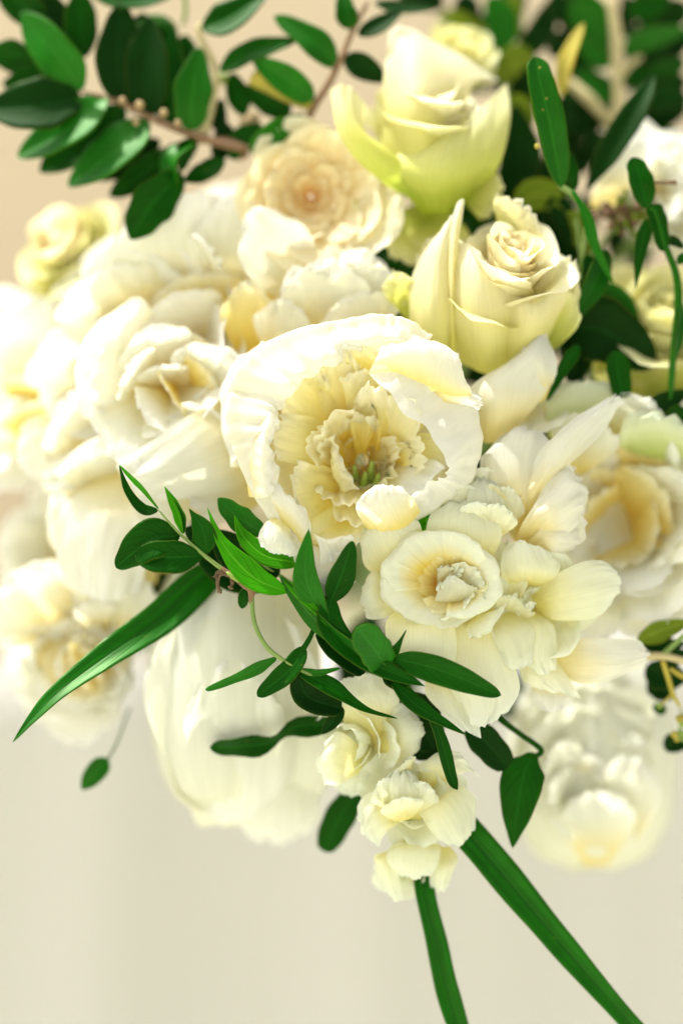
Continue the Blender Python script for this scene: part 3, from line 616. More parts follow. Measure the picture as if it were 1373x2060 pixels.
# peony on the right
p7 = thing('peony', 'white peony at the right edge with torn petals around a deep yellow hollow', 'peony', (1240, 1020, 150), PE)
whorls(p7, (1285, 1030, 300), (-.22, .05, .95), [
    dict(n=6, mat='peony', r0=8, L=260, t0=80, t1=30, W=130, k=1.2, curl=16, ruf=8, rag=6, rnd=.28),
    dict(n=7, mat='peony', r0=8, L=225, t0=66, t1=22, W=90, k=1.2, curl=16, ruf=9, rag=8, rnd=.24),
    ], 60)
fans(p7, [((1290, 1110, 320), (1305, 1285, 175), 92), ((1330, 1110, 320), (1385, 1245, 180), 84), ((1200, 1150, 250), (1190, 1290, 150), 70), ((1060, 1090, 130), (1035, 880, 62), 82), ((1075, 1100, 120), (1120, 920, 60), 78), ((1080, 1100, 110), (1150, 1010, 62), 66), ((1150, 950, 200), (1190, 830, 110), 70), ((1250, 900, 220), (1300, 800, 130), 80), ((1120, 860, 180), (1150, 790, 130), 60),
          ((1290, 1060, 340), (1335, 845, 165), 84), ((1300, 1060, 340), (1375, 960, 150), 90), ((1300, 1070, 330), (1350, 1110, 150), 96), ((1290, 1070, 320), (1290, 1200, 150), 90), ((1260, 1080, 320), (1215, 1190, 150), 70),
          ((1240, 1040, 330), (1290, 880, 180), 80, 'peonyi'), ((1240, 1050, 330), (1330, 980, 175), 84, 'peonyi'), ((1235, 1040, 330), (1225, 885, 200), 62, 'peonyi'), ((1240, 1050, 330), (1260, 1140, 180), 80, 'peonyi'),
          ((1235, 1050, 330), (1185, 1010, 210), 60, 'peonyi'), ((1240, 1060, 330), (1320, 1080, 180), 76, 'peonyi'), ((1235, 1050, 335), (1190, 940, 215), 50, 'peonyi')], 560, ruf=5, rag=3, arch=4)
sheet(p7, 'peony', [[z5(740, 1010, 130), z5(760, 1000, 120), z5(790, 980, 130)], [z5(590, 900, 60), z5(720, 850, 35), z5(800, 880, 60)],
                    [z5(560, 730, 60), z5(700, 690, 40), z5(830, 760, 60)], [z5(590, 690, 70), z5(720, 610, 50), z5(850, 680, 70)], [z5(680, 625, 85), z5(750, 595, 75), z5(820, 630, 85)]], zp, 25, 25, 5, 4, 61)
sheet(p7, 'peony', [[z5(700, 1040, 120), z5(730, 1030, 110), z5(770, 1020, 120)], [z5(710, 900, 50), z5(780, 850, 30), z5(850, 830, 60)],
                    [z5(770, 760, 50), z5(870, 720, 30), z5(960, 700, 70)], [z5(820, 660, 60), z5(930, 610, 45), z5(1060, 600, 90)], [z5(900, 600, 75), z5(1010, 545, 65), z5(1120, 520, 100)],
                    [z5(1060, 510, 85), z5(1095, 470, 80), z5(1145, 500, 95)]], zp, 25, 31, 5, 4, 62)
sheet(p7, 'peony', [[z5(700, 1060, 110), z5(740, 1060, 100), z5(780, 1080, 110)], [z5(730, 980, 45), z5(800, 960, 25), z5(850, 1040, 50)],
                    [z5(800, 860, 40), z5(890, 900, 20), z5(900, 1030, 50)], [z5(860, 760, 50), z5(960, 850, 40), z5(950, 990, 60)], [z5(930, 750, 80), z5(985, 850, 80), z5(965, 960, 90)]], zp, 25, 25, 5, 8, 63)
sheet(p7, 'peony', [[z5(720, 1080, 110), z5(760, 1090, 100), z5(800, 1120, 110)], [z5(800, 1010, 50), z5(830, 1040, 40), z5(850, 1120, 60)],
                    [z5(890, 960, 55), z5(910, 1040, 45), z5(880, 1120, 65)], [z5(950, 950, 85), z5(965, 1030, 80), z5(900, 1130, 90)]], zp, 21, 21, 5, 9, 64)
sheet(p7, 'green_petal', [[z5(830, 640, 180), z5(950, 640, 180), z5(1050, 620, 180)], [z5(825, 540, 140), z5(960, 520, 130), z5(1080, 510, 150)],
                    [z5(840, 450, 140), z5(960, 430, 130), z5(1100, 440, 150)], [z5(880, 418, 150), z5(980, 415, 145), z5(1100, 418, 160)]], zp, 21, 21, 4, 5, 65)
sheet(p7, 'green_petal', [[z5(1150, 700, 220), z5(1260, 720, 200), z5(1400, 760, 210)], [z5(1120, 640, 140), z5(1250, 620, 120), z5(1400, 660, 140)],
                    [z5(1140, 560, 120), z5(1260, 560, 100), z5(1400, 600, 120)], [z5(1180, 530, 140), z5(1280, 540, 130), z5(1390, 580, 140)]], zp, 21, 21, 6, 6, 66)
sheet(p7, 'peony', [[z8(850, 180, 110), z8(850, 250, 105), z8(870, 320, 110)], [z8(960, 170, 70), z8(980, 250, 50), z8(960, 350, 75)],
                    [z8(1090, 170, 60), z8(1110, 260, 40), z8(1080, 335, 65)], [z8(1190, 180, 80), z8(1215, 245, 55), z8(1190, 300, 75)], [z8(1215, 205, 95), z8(1232, 240, 80), z8(1215, 280, 90)]], zp, 25, 25, 6, 2, 67)
stem_to_bind(p7, (1270, 1040, 300), 12, seed=60)
t = thing('peony', 'pale peony low at the right, soft and out of focus with sparkling petal edges', 'peony', (1180, 1545, 400), PE)
bud(t, (1190, 1535, 440), 165, 210, 130, 'bud', 7, 170)
fans(t, [((1190, 1500, 420), (1190, 1370, 330), 130, 'bud'), ((1190, 1560, 420), (1110, 1430, 310), 90, 'bud'), ((1210, 1560, 420), (1290, 1440, 320), 80, 'bud'), ((1290, 1420, 400), (1265, 1500, 300), 40, 'bud')], 500)
loose(t, (1165, 1575, 370), 118, 16, 93, ('bud', 'peony', 'peonyi'), size=.46)
fans(t, [((1190, 1720, 400), (1130, 1500, 285), 70, 'peony'), ((1230, 1720, 400), (1270, 1520, 290), 74, 'peony'), ((1200, 1740, 390), (1200, 1590, 262), 76, 'peony'), ((1165, 1560, 360), (1110, 1500, 275), 40, 'bud'), ((1160, 1600, 360), (1105, 1580, 270), 44, 'bud'), ((1165, 1640, 360), (1115, 1660, 280), 40, 'bud')], 540)
stem_to_bind(t, (1190, 1540, 560), 12, seed=16)

# ------------------------------------------------------------------ roses
t = rose('tall pale yellow rose bud at the top with one pointed petal standing up', (860, 250, 240), 150, (.12, .8, .6), 21, ('rose', 'rose', 'roseg'), .9)
sheet(t, 'rose', [[z2(170, 640, 200), z2(330, 660, 150), z2(480, 640, 200)], [z2(170, 420, 200), z2(310, 430, 130), z2(500, 420, 200)],
                  [z2(185, 230, 220), z2(330, 270, 170), z2(560, 320, 230)], [z2(195, 125, 250), z2(290, 115, 235), z2(640, 320, 260)]], zp, 23, 23, 3, 1, 71)
sheet(t, 'roseg', [[z2(330, 860, 220), z2(430, 850, 190), z2(520, 800, 220)], [z2(200, 700, 170), z2(420, 720, 110), z2(640, 650, 170)],
                   [z2(240, 610, 170), z2(440, 600, 120), z2(680, 500, 190)], [z2(330, 560, 190), z2(480, 500, 160), z2(670, 330, 230)]], zp, 23, 23, 3, 1, 72)
sheet(t, 'roseg', [[z2(250, 780, 190), z2(300, 800, 180), z2(350, 820, 190)], [z2(80, 660, 150), z2(150, 620, 130), z2(240, 640, 150)],
                   [z2(-10, 520, 150), z2(40, 470, 140), z2(110, 540, 160)], [z2(-40, 360, 180), z2(30, 340, 170), z2(110, 430, 190)]], zp, 21, 21, 3, 2, 73)
fans(t, [((860, 420, 300), (800, 525, 200), 75, 'roseg'), ((880, 420, 300), (880, 510, 215), 64, 'roseg'), ((790, 390, 280), (735, 470, 200), 55, 'roseg'), ((930, 380, 280), (1010, 400, 190), 50, 'roseg'), ((860, 330, 290), (980, 330, 180), 60, 'roseg')], 600)
t = rose('cream rose opening beside the middle peony with a tight spiral heart', (1010, 560, 130), 150, (.22, .72, .66), 22, open_=.8, sepals=0)
sheet(t, 'rose', [[z2(480, 1450, 140), z2(600, 1500, 120), z2(720, 1450, 150)], [z2(450, 1280, 90), z2(580, 1320, 50), z2(740, 1280, 100)],
                  [z2(440, 1050, 90), z2(560, 1130, 40), z2(720, 1180, 80)], [z2(480, 960, 100), z2(560, 1010, 60), z2(640, 1120, 70)]], zp, 23, 23, 2, 1, 74)
sheet(t, 'rose', [[z2(300, 1450, 160), z2(380, 1480, 130), z2(470, 1460, 140)], [z2(280, 1250, 120), z2(370, 1260, 70), z2(450, 1260, 90)],
                  [z2(300, 1080, 130), z2(390, 1020, 80), z2(450, 1000, 90)], [z2(400, 930, 120), z2(450, 860, 90), z2(490, 820, 90)]], zp, 23, 23, 3, 1, 75)
sheet(t, 'rose', [[z2(470, 1450, 120), z2(455, 1450, 105), z2(440, 1450, 115)], [z2(470, 1200, 90), z2(450, 1200, 70), z2(430, 1200, 85)],
                  [z2(480, 960, 90), z2(462, 940, 70), z2(435, 950, 85)], [z2(495, 800, 100), z2(488, 795, 90), z2(470, 810, 95)]], zp, 11, 23, 2, 1, 76)
sheet(t, 'rose', [[z2(640, 1500, 150), z2(720, 1480, 130), z2(800, 1420, 150)], [z2(660, 1330, 90), z2(770, 1320, 60), z2(880, 1260, 110)],
                  [z2(650, 1200, 80), z2(780, 1230, 50), z2(920, 1150, 100)], [z2(660, 1160, 90), z2(780, 1195, 70), z2(930, 1090, 110)]], zp, 23, 21, 2, 1, 77)
fans(t, [((840, 650, 200), (792, 545, 125), 36, 'roseg'), ((1080, 720, 190), (1152, 590, 105), 40, 'roseg'), ((1080, 690, 170), (1148, 520, 120), 44, 'rose'), ((1010, 470, 190), (1060, 415, 110), 60, 'rose'), ((940, 560, 220), (850, 490, 150), 50, 'rose')], 610)
t = thing('rose', 'smooth white outer bloom tucked between the cream rose and the middle peony', 'rose', (1040, 790, 100), RO)
sheet(t, 'peony', [[z5(540, 640, 140), z5(600, 660, 110), z5(690, 630, 130)], [z5(500, 520, 90), z5(640, 520, 40), z5(800, 490, 90)],
                   [z5(520, 430, 90), z5(660, 390, 40), z5(840, 420, 85)], [z5(700, 310, 100), z5(770, 290, 60), z5(870, 370, 95)], [z5(780, 212, 120), z5(805, 205, 105), z5(840, 250, 115)]], zp, 25, 27, 2, 1, 78)
sheet(t, 'peony', [[z5(800, 500, 110), z5(825, 480, 100), z5(835, 450, 110)], [z5(780, 400, 70), z5(820, 390, 66), z5(860, 400, 84)],
                   [z5(720, 310, 74), z5(790, 300, 62), z5(868, 340, 86)], [z5(760, 245, 98), z5(800, 212, 96), z5(845, 270, 104)]], zp, 17, 19, 1.5, 1, 79)
whorls(t, (1030, 830, 200), (.3, .45, .85), [dict(n=4, mat='peony', r0=6, L=120, t0=60, t1=20, W=70, k=1.1, rnd=.3, ruf=3, curl=10)], 79)
stem_to_bind(t, (1030, 840, 210), 9, seed=79)
t = thing('rose', 'soft peach hearted rose facing out above the ruffled peony', 'rose', (622, 392, 180), RO)
whorls(t, (625, 395, 250), (.04, .12, .98), [
    dict(n=5, mat='rosei', r0=10, L=190, t0=82, t1=52, W=95, k=1.4, curl=14, ruf=4, rnd=.28),
    dict(n=6, mat='rosei', r0=10, L=160, t0=76, t1=46, W=78, k=1.3, curl=16, ruf=4, rnd=.26),
    dict(n=6, mat='rosei', r0=8, L=125, t0=72, t1=44, W=58, k=1.2, curl=14, ruf=4, rnd=.24),
    dict(n=6, mat='peach', r0=7, L=98, t0=70, t1=42, W=44, k=1.1, curl=10, ruf=3, rnd=.22),
    dict(n=5, mat='peach', r0=6, L=72, t0=66, t1=38, W=34, k=1.05, curl=6, ruf=3, rnd=.2),
    dict(n=4, mat='peach', r0=5, L=50, t0=60, t1=20, W=24, k=1.0, ruf=2, rnd=.2)], 23)
stem_to_bind(t, (625, 405, 262), 9, seed=23)
t = rose('yellow green rose half hidden in shade behind the thin sprig at the right', (1310, 680, 300), 195, (.1, .6, .7), 24, ('roseg', 'roseg', 'roseg'), .8)
fans(t, [((1310, 830, 340), (1250, 590, 262), 74, 'roseg'), ((1330, 830, 340), (1345, 560, 255), 80, 'roseg'), ((1320, 850, 330), (1290, 690, 240), 92, 'roseg'), ((1350, 850, 330), (1395, 650, 250), 70, 'roseg'), ((1260, 860, 330), (1225, 760, 250), 60, 'roseg')], 620)
t = rose('pale blurred rose leaning out at the upper left below the myrtle leaves', (150, 510, 420), 150, (-.5, .5, .7), 25, ('rosei', 'roseg', 'roseg'))
t = rose('yellowish rose peeping out behind the tall bud at the top', (930, 120, 400), 90, (.2, .7, .6), 26, ('roseg', 'roseg', 'roseg'), .8)
t = peony('small white bloom in the shade at the top right under dark leaves', (1340, 410, 330), 145, (.1, .3, .9), 17, inner='peony')
sheet(t, 'peony', [[z2(1000, 830, 320), z2(1080, 830, 300), z2(1150, 800, 320)], [z2(1020, 740, 280), z2(1100, 700, 260), z2(1190, 720, 280)],
                   [z2(1090, 600, 270), z2(1150, 590, 255), z2(1220, 640, 275)], [z2(1140, 550, 280), z2(1185, 540, 275), z2(1228, 575, 285)]], zp, 17, 19, 3, 1, 80)

# ------------------------------------------------------------------ freesias
f1 = thing('freesia', 'open freesia in front with an orange yellow throat, under the middle peony', 'freesia', (890, 1170, 20), FR)
FO = (905, 1185, 100)
# three petals of the cup
def cup(parent, c, rim, deep, mat, seed, over=.35, n=3, start=0, rag=2.5, lip=10):
    rng = random.Random(seed)
    for i in range(n):
        a0 = start + 6.2832 * i / n; half = math.pi / n * (1 + over); rf = (1.03, .94, 1.0)[i % 3]
        ph = rng.uniform(0, 6.28); rows = []
        for (s, d, tf) in ((.10, deep, 0), (.24, deep * .8, 0), (.40, deep * .45, .1), (.62, deep * .17, .4), (.86, deep * .02, .8), (1.0, -2, 1), (1.06, lip, 1.1)):
            row = []
            for q in np.linspace(-1, 1, 11):
                k = s * rf * (1 - tf * .17 * q ** 4 + tf * .03 * math.sin(5 * q + ph)); an = a0 + q * half
                row.append((c[0] + rim[0] * k * math.cos(an) + (1 - s) * deep * .12, c[1] + rim[1] * k * math.sin(an) + (1 - s) * deep * .10,
                            c[2] + d + i * 7 * s - 12 * q * tf + tf * 5 * math.sin(4 * q + ph)))
            rows.append(row)
        sheet(parent, mat, rows, zp, 37, 27, 3.5, rag, seed + i)
cup(f1, (890, 1168, -2), (120, 94), 110, 'cup', 90, start=-2.0)
cup(f1, (900, 1172, 22), (84, 66), 80, 'freei', 190, start=-.9, over=.2, lip=6)
fans(f1, [((905, 1200, 90), (962, 1150, 4), 46, 'free'), ((905, 1190, 90), (975, 1195, 8), 44, 'free'), ((900, 1200, 90), (925, 1232, 6), 46, 'free')], 195, ruf=4, rag=2, arch=-4)
F = lambda rows, seed, mat='free', ruf=4, rag=2, p=f1: sheet(p, mat, rows, zp, 25, 25, ruf, rag, seed)
F([[z7(900, 600, 90), z7(930, 560, 80), z7(980, 530, 90)], [z7(720, 520, 40), z7(850, 440, 22), z7(950, 380, 40)], [z7(690, 430, 24), z7(800, 350, 6), z7(945, 350, 26)], [z7(690, 360, 28), z7(790, 288, 14), z7(920, 300, 30)], [z7(735, 310, 36), z7(820, 282, 28), z7(885, 284, 36)]], 93)
F([[z7(980, 560, 90), z7(1080, 520, 80), z7(1160, 560, 90)], [z7(960, 420, 34), z7(1110, 400, 16), z7(1260, 440, 34)], [z7(970, 320, 24), z7(1110, 310, 6), z7(1280, 350, 30)], [z7(1000, 258, 30), z7(1120, 240, 18), z7(1230, 270, 36)], [z7(1060, 238, 38), z7(1130, 226, 32), z7(1180, 235, 40)]], 94)
F([[z7(900, 580, 90), z7(890, 620, 80), z7(900, 680, 90)], [z7(760, 520, 46), z7(760, 620, 30), z7(800, 720, 40)], [z7(705, 560, 40), z7(712, 640, 22), z7(740, 730, 36)], [z7(692, 590, 50), z7(694, 660, 36), z7(716, 715, 46)]], 95)
F([[z7(900, 660, 80), z7(980, 660, 70), z7(1060, 660, 80)], [z7(800, 730, 30), z7(940, 760, 8), z7(1080, 740, 28)], [z7(800, 830, 20), z7(940, 850, 0), z7(1095, 840, 18)], [z7(850, 890, 24), z7(950, 910, 8), z7(1085, 900, 24)], [z7(900, 925, 30), z7(970, 930, 22), z7(1050, 920, 30)]], 96)
F([[z7(1080, 680, 80), z7(1150, 680, 75), z7(1220, 660, 80)], [z7(1040, 800, 40), z7(1180, 790, 20), z7(1290, 760, 40)], [z7(1060, 950, 34), z7(1200, 960, 12), z7(1340, 930, 34)], [z7(1090, 1090, 34), z7(1230, 1100, 14), z7(1360, 1030, 36)], [z7(1145, 1165, 30), z7(1210, 1188, 14), z7(1310, 1120, 36)]], 97)
F([[z7(1120, 740, 60), z7(1160, 720, 52), z7(1200, 690, 60)], [z7(1130, 770, 24), z7(1180, 750, 14), z7(1240, 700, 24)], [z7(1145, 800, 14), z7(1200, 790, 2), z7(1285, 680, 16)], [z7(1150, 812, 14), z7(1230, 790, 6), z7(1310, 660, 20)]], 98)
F([[z7(980, 900, 60), z7(1060, 940, 50), z7(1120, 960, 60)], [z7(960, 1010, 44), z7(1060, 1040, 32), z7(1140, 1060, 44)], [z7(980, 1080, 40), z7(1080, 1130, 26), z7(1180, 1150, 36)], [z7(1100, 1190, 34), z7(1150, 1215, 26), z7(1198, 1235, 30)]], 99)
# inner petals and stamens
F([[z7(1030, 660, 85), z7(1080, 690, 80), z7(1130, 660, 85)], [z7(1000, 660, 45), z7(1080, 650, 30), z7(1170, 640, 45)], [z7(1020, 600, 24), z7(1090, 580, 8), z7(1190, 610, 24)], [z7(1045, 555, 18), z7(1080, 545, 6), z7(1185, 606, 14)]], 100, 'free', 3, 2)
F([[z7(1000, 600, 90), z7(1020, 600, 85), z7(1040, 590, 90)], [z7(1010, 570, 50), z7(1030, 560, 42), z7(1060, 550, 50)], [z7(1012, 520, 30), z7(1045, 515, 20), z7(1090, 520, 30)], [z7(1020, 512, 28), z7(1060, 505, 22), z7(1110, 515, 28)]], 101, 'free', 3, 3)
F([[z7(1190, 640, 85), z7(1200, 600, 80), z7(1180, 560, 85)], [z7(1220, 640, 46), z7(1215, 590, 42), z7(1170, 540, 46)], [z7(1215, 640, 26), z7(1215, 590, 24), z7(1170, 520, 30)]], 102, 'freei', 3, 2)
for i, (x, y) in enumerate(((1100, 490), (1122, 515), (1110, 540))):
    tube(f1, [z7(1080, 580, 80), z7(1085, 550, 40), z7(x, y, 12)], [2, 3, 5, 4], 'free', name='stamen', n=12, sides=6, wob=.15, seed=i)
for i, (x, y) in enumerate(((1010, 610), (1040, 600))): tube(f1, [z7(1040, 580, 70), z7(1025, 575, 30), z7(x, y, 18)], [2, 3, 3, 5], 'free', name='stamen', n=12, sides=6, wob=.2, seed=i)
tube(f1, [(905, 1185, 95), (900, 1190, 160), (880, 1180, 240)], [26, 14, 9], 'green_petal', name='tube')
stem_to_bind(f1, (880, 1180, 235), 6, seed=90)

f2 = thing('freesia', 'half closed yellow tinted freesia bud just above the open freesia', 'freesia', (965, 1000, 40), FR)
G2 = lambda rows, seed, mat='freei', ruf=2, rag=1.5: sheet(f2, mat, rows, zp, 21, 21, ruf, rag, seed)
bud(f2, (966, 1022, 62), 56, 58, 44, 'free', 4, 103)
fans(f2, [((955, 1070, 80), (925, 975, 22), 46, 'free'), ((968, 1070, 85), (972, 940, 46), 58, 'free'), ((990, 1070, 85), (1024, 980, 30), 44, 'free'), ((965, 1065, 80), (955, 975, 34), 44, 'freei'),
          ((975, 1065, 80), (990, 975, 26), 42, 'freei'), ((960, 1075, 60), (950, 1010, 0), 46, 'free'), ((985, 1080, 60), (1005, 1015, 2), 44, 'free')], 650, ruf=3, rag=2, arch=-8, cup=10)
stem_to_bind(f2, (955, 1040, 110), 6, seed=91)

f3 = thing('freesia', 'wide white freesia right of the open one, its veined petal lying flat', 'freesia', (1090, 1230, 50), FR)
F3 = lambda rows, seed, mat='free', ruf=4, rag=2: sheet(f3, mat, rows, zp, 25, 25, ruf, rag, seed)
F3([[z5(760, 1260, 90), z5(780, 1300, 80), z5(800, 1360, 90)], [z5(860, 1190, 46), z5(880, 1270, 30), z5(860, 1370, 50)], [z5(960, 1140, 40), z5(1000, 1240, 22), z5(960, 1370, 44)], [z5(1050, 1130, 46), z5(1100, 1220, 34), z5(1040, 1350, 50)], [z5(1095, 1165, 56), z5(1128, 1230, 48), z5(1090, 1310, 56)]], 107)
F3([[z5(720, 1260, 90), z5(760, 1230, 80), z5(800, 1260, 90)], [z5(650, 1190, 46), z5(760, 1180, 26), z5(860, 1200, 46)], [z5(650, 1100, 40), z5(760, 1120, 20), z5(880, 1140, 44)], [z5(670, 1060, 46), z5(740, 1055, 34), z5(850, 1110, 50)]], 108)
F3([[z8(560, 60, 80), z8(620, 60, 70), z8(700, 60, 80)], [z8(560, 150, 40), z8(660, 140, 20), z8(780, 120, 40)], [z8(600, 230, 36), z8(700, 240, 16), z8(800, 200, 38)], [z8(660, 285, 42), z8(720, 292, 30), z8(790, 260, 44)]], 109)
F3([[z8(680, 60, 85), z8(740, 60, 75), z8(800, 60, 85)], [z8(740, 150, 52), z8(800, 130, 32), z8(860, 110, 52)], [z8(740, 250, 50), z8(800, 250, 28), z8(870, 220, 50)], [z8(770, 310, 56), z8(820, 315, 42), z8(865, 290, 56)]], 110)
F3([[z8(700, 200, 95), z8(760, 200, 85), z8(840, 200, 95)], [z8(720, 280, 70), z8(800, 290, 52), z8(890, 290, 72)], [z8(735, 345, 66), z8(820, 350, 50), z8(930, 350, 70)], [z8(800, 372, 70), z8(880, 385, 62), z8(962, 408, 72)]], 111)
F3([[z8(760, 330, 100), z8(840, 340, 95), z8(920, 350, 100)], [z8(770, 390, 84), z8(845, 410, 74), z8(930, 400, 86)], [z8(790, 440, 84), z8(850, 465, 76), z8(925, 430, 88)]], 112, 'peony')
whorls(f3, (1085, 1230, 110), (.1, .1, 1), [dict(n=5, mat='free', r0=6, L=125, t0=74, t1=34, W=70, k=1.3, rnd=.3, ruf=5, curl=14), dict(n=4, mat='free', r0=4, L=80, t0=60, t1=20, W=44, k=1.2, rnd=.3, ruf=5, curl=14)], 113)
fans(f3, [((1010, 1240, 110), (1010, 1130, 55), 50, 'free'), ((1020, 1250, 110), (1040, 1200, 40), 44, 'free'), ((1000, 1200, 120), (985, 1080, 62), 52, 'free')], 630)
stem_to_bind(f3, (1085, 1235, 120), 6, seed=92)
def freesia(label, c, R, axis, seed, mats=('free', 'free')):
    t = thing('freesia', label, 'freesia', c, FR)
    whorls(t, (c[0], c[1], c[2] + R * .5), axis, [
        dict(n=3, mat=mats[1], r0=5, L=R * 1.15, t0=80, t1=45, W=R * .62, k=1.3, curl=18, ruf=4, rag=1.5, rnd=.3, jit=.08),
        dict(n=3, mat=mats[1], r0=5, L=R * 1.02, t0=64, t1=26, W=R * .56, k=1.2, curl=20, ruf=4, rag=1.5, rnd=.3, jit=.08),
        dict(n=4, mat=mats[0], r0=4, L=R * .86, t0=56, t1=-6, W=R * .44, k=1.0, curl=8, ruf=3, rag=1.5, rnd=.28),
        dict(n=3, mat=mats[0], r0=3, L=R * .74, t0=46, t1=-42, W=R * .40, k=1.0, ruf=2, rag=1, rnd=.3)], seed)
    stem_to_bind(t, (c[0], c[1], c[2] + R * .55), 6, seed=seed); return t
f4 = freesia('cream freesia turned sideways below the twig, left of the lowest bloom', (735, 1480, 75), 110, (-.55, -.2, .8), 31)
F4 = lambda rows, seed, mat='free', ruf=4, rag=2: sheet(f4, mat, rows, zp, 25, 25, ruf, rag, seed)
F4([[z7(740, 1260, 100), z7(780, 1240, 90), z7(820, 1220, 100)], [z7(560, 1120, 60), z7(720, 1110, 40), z7(840, 1120, 60)], [z7(530, 1070, 50), z7(700, 1030, 30), z7(850, 1050, 54)], [z7(600, 990, 60), z7(700, 960, 46), z7(800, 980, 64)]], 115)
F4([[z7(740, 1260, 100), z7(760, 1300, 90), z7(780, 1360, 100)], [z7(800, 1130, 60), z7(860, 1210, 36), z7(860, 1330, 60)], [z7(850, 1090, 56), z7(930, 1190, 34), z7(920, 1300, 58)], [z7(890, 1090, 66), z7(955, 1180, 54), z7(940, 1270, 68)]], 116)
F4([[z7(720, 1300, 95), z7(700, 1330, 85), z7(690, 1380, 95)], [z7(620, 1220, 54), z7(580, 1320, 36), z7(620, 1420, 60)], [z7(570, 1220, 56), z7(525, 1330, 40), z7(570, 1440, 64)], [z7(545, 1260, 66), z7(505, 1350, 56), z7(540, 1430, 70)]], 117)
f5 = freesia('lowest open white freesia with round layered petals above the grass blades', (828, 1600, 70), 112, (0, -.12, .98), 32)
F5 = lambda rows, seed, mat='free', ruf=4, rag=2: sheet(f5, mat, rows, zp, 25, 25, ruf, rag, seed)
F5([[z8(280, 830, 100), z8(300, 860, 90), z8(320, 900, 100)], [z8(300, 850, 50), z8(400, 820, 34), z8(460, 760, 56)], [z8(360, 930, 44), z8(460, 900, 28), z8(540, 800, 56)], [z8(400, 980, 50), z8(490, 960, 36), z8(550, 850, 60)], [z8(440, 1000, 60), z8(500, 985, 52), z8(540, 920, 66)]], 118)
F5([[z8(250, 820, 100), z8(240, 850, 90), z8(250, 890, 100)], [z8(160, 780, 56), z8(150, 860, 36), z8(200, 930, 56)], [z8(90, 800, 52), z8(100, 900, 34), z8(170, 970, 56)], [z8(72, 850, 60), z8(92, 950, 46), z8(160, 1000, 64)]], 119)
F5([[z8(300, 800, 100), z8(330, 790, 90), z8(360, 780, 100)], [z8(320, 700, 56), z8(390, 690, 40), z8(460, 720, 60)], [z8(330, 660, 56), z8(430, 640, 44), z8(520, 700, 70)], [z8(420, 628, 70), z8(480, 632, 64), z8(560, 720, 80)]], 120)
bud(f5, (806, 1598, 40), 40, 44, 36, 'free', 4, 124)
fans(f5, [((798, 1648, 60), (772, 1566, 12), 38, 'free'), ((832, 1648, 60), (850, 1572, 14), 38, 'free'), ((815, 1650, 40), (804, 1604, -8), 44, 'free'), ((815, 1560, 60), (800, 1545, 20), 40, 'free')], 660, ruf=3, rag=1.5, arch=-10, cup=12)
f6 = freesia('small closed freesia bud hanging at the very bottom of the flowers', (825, 1725, 105), 78, (-.05, -.6, .75), 33)
sheet(f6, 'free', [[z8(290, 960, 110), z8(330, 950, 100), z8(380, 970, 110)], [z8(200, 1000, 80), z8(300, 1010, 50), z8(400, 1010, 80)], [z8(190, 1060, 74), z8(290, 1090, 46), z8(390, 1070, 76)], [z8(250, 1120, 84), z8(300, 1130, 70), z8(370, 1110, 86)]], zp, 21, 21, 3, 1.5, 121)
sheet(f6, 'free', [[z8(250, 980, 115), z8(220, 1000, 105), z8(200, 1020, 115)], [z8(210, 1040, 90), z8(170, 1060, 74), z8(140, 1040, 96)], [z8(240, 1150, 96), z8(190, 1140, 84), z8(150, 1090, 100)], [z8(250, 1215, 106), z8(225, 1218, 100), z8(190, 1180, 108)]], zp, 17, 19, 3, 1.5, 122)
sheet(f6, 'free', [[z8(380, 980, 120), z8(410, 1000, 115), z8(440, 1000, 120)], [z8(370, 1060, 94), z8(420, 1080, 84), z8(470, 1050, 100)], [z8(360, 1130, 100), z8(410, 1150, 94), z8(450, 1110, 108)], [z8(370, 1170, 112), z8(400, 1185, 108), z8(430, 1160, 116)]], zp, 17, 19, 3, 1.5, 123)

# ------------------------------------------------------------------ greenery
zr = zc(1050, 0, .2353); zs = zc(1050, 400, .2353); zt = zc(380, 0, .2913); zu = zc(1150, 1180, .1845)
def sprig(label, p, nm='leafy_sprig', cat='sprig', grp=LS): return thing(nm, label, cat, p, grp)
def LF(par, conv, items, d0):
    for i, it in enumerate(items):
        pts, w = it[0], it[1]; kw = dict(it[2]) if len(it) > 2 else {}
        dd = kw.pop('d', 0)
        P_ = [(p[0], p[1], d0 + dd + (p[2] if len(p) > 2 else 0)) for p in pts]
        leaf(par, [conv(*p) for p in P_], w, conv=conv, seed=i, **kw)

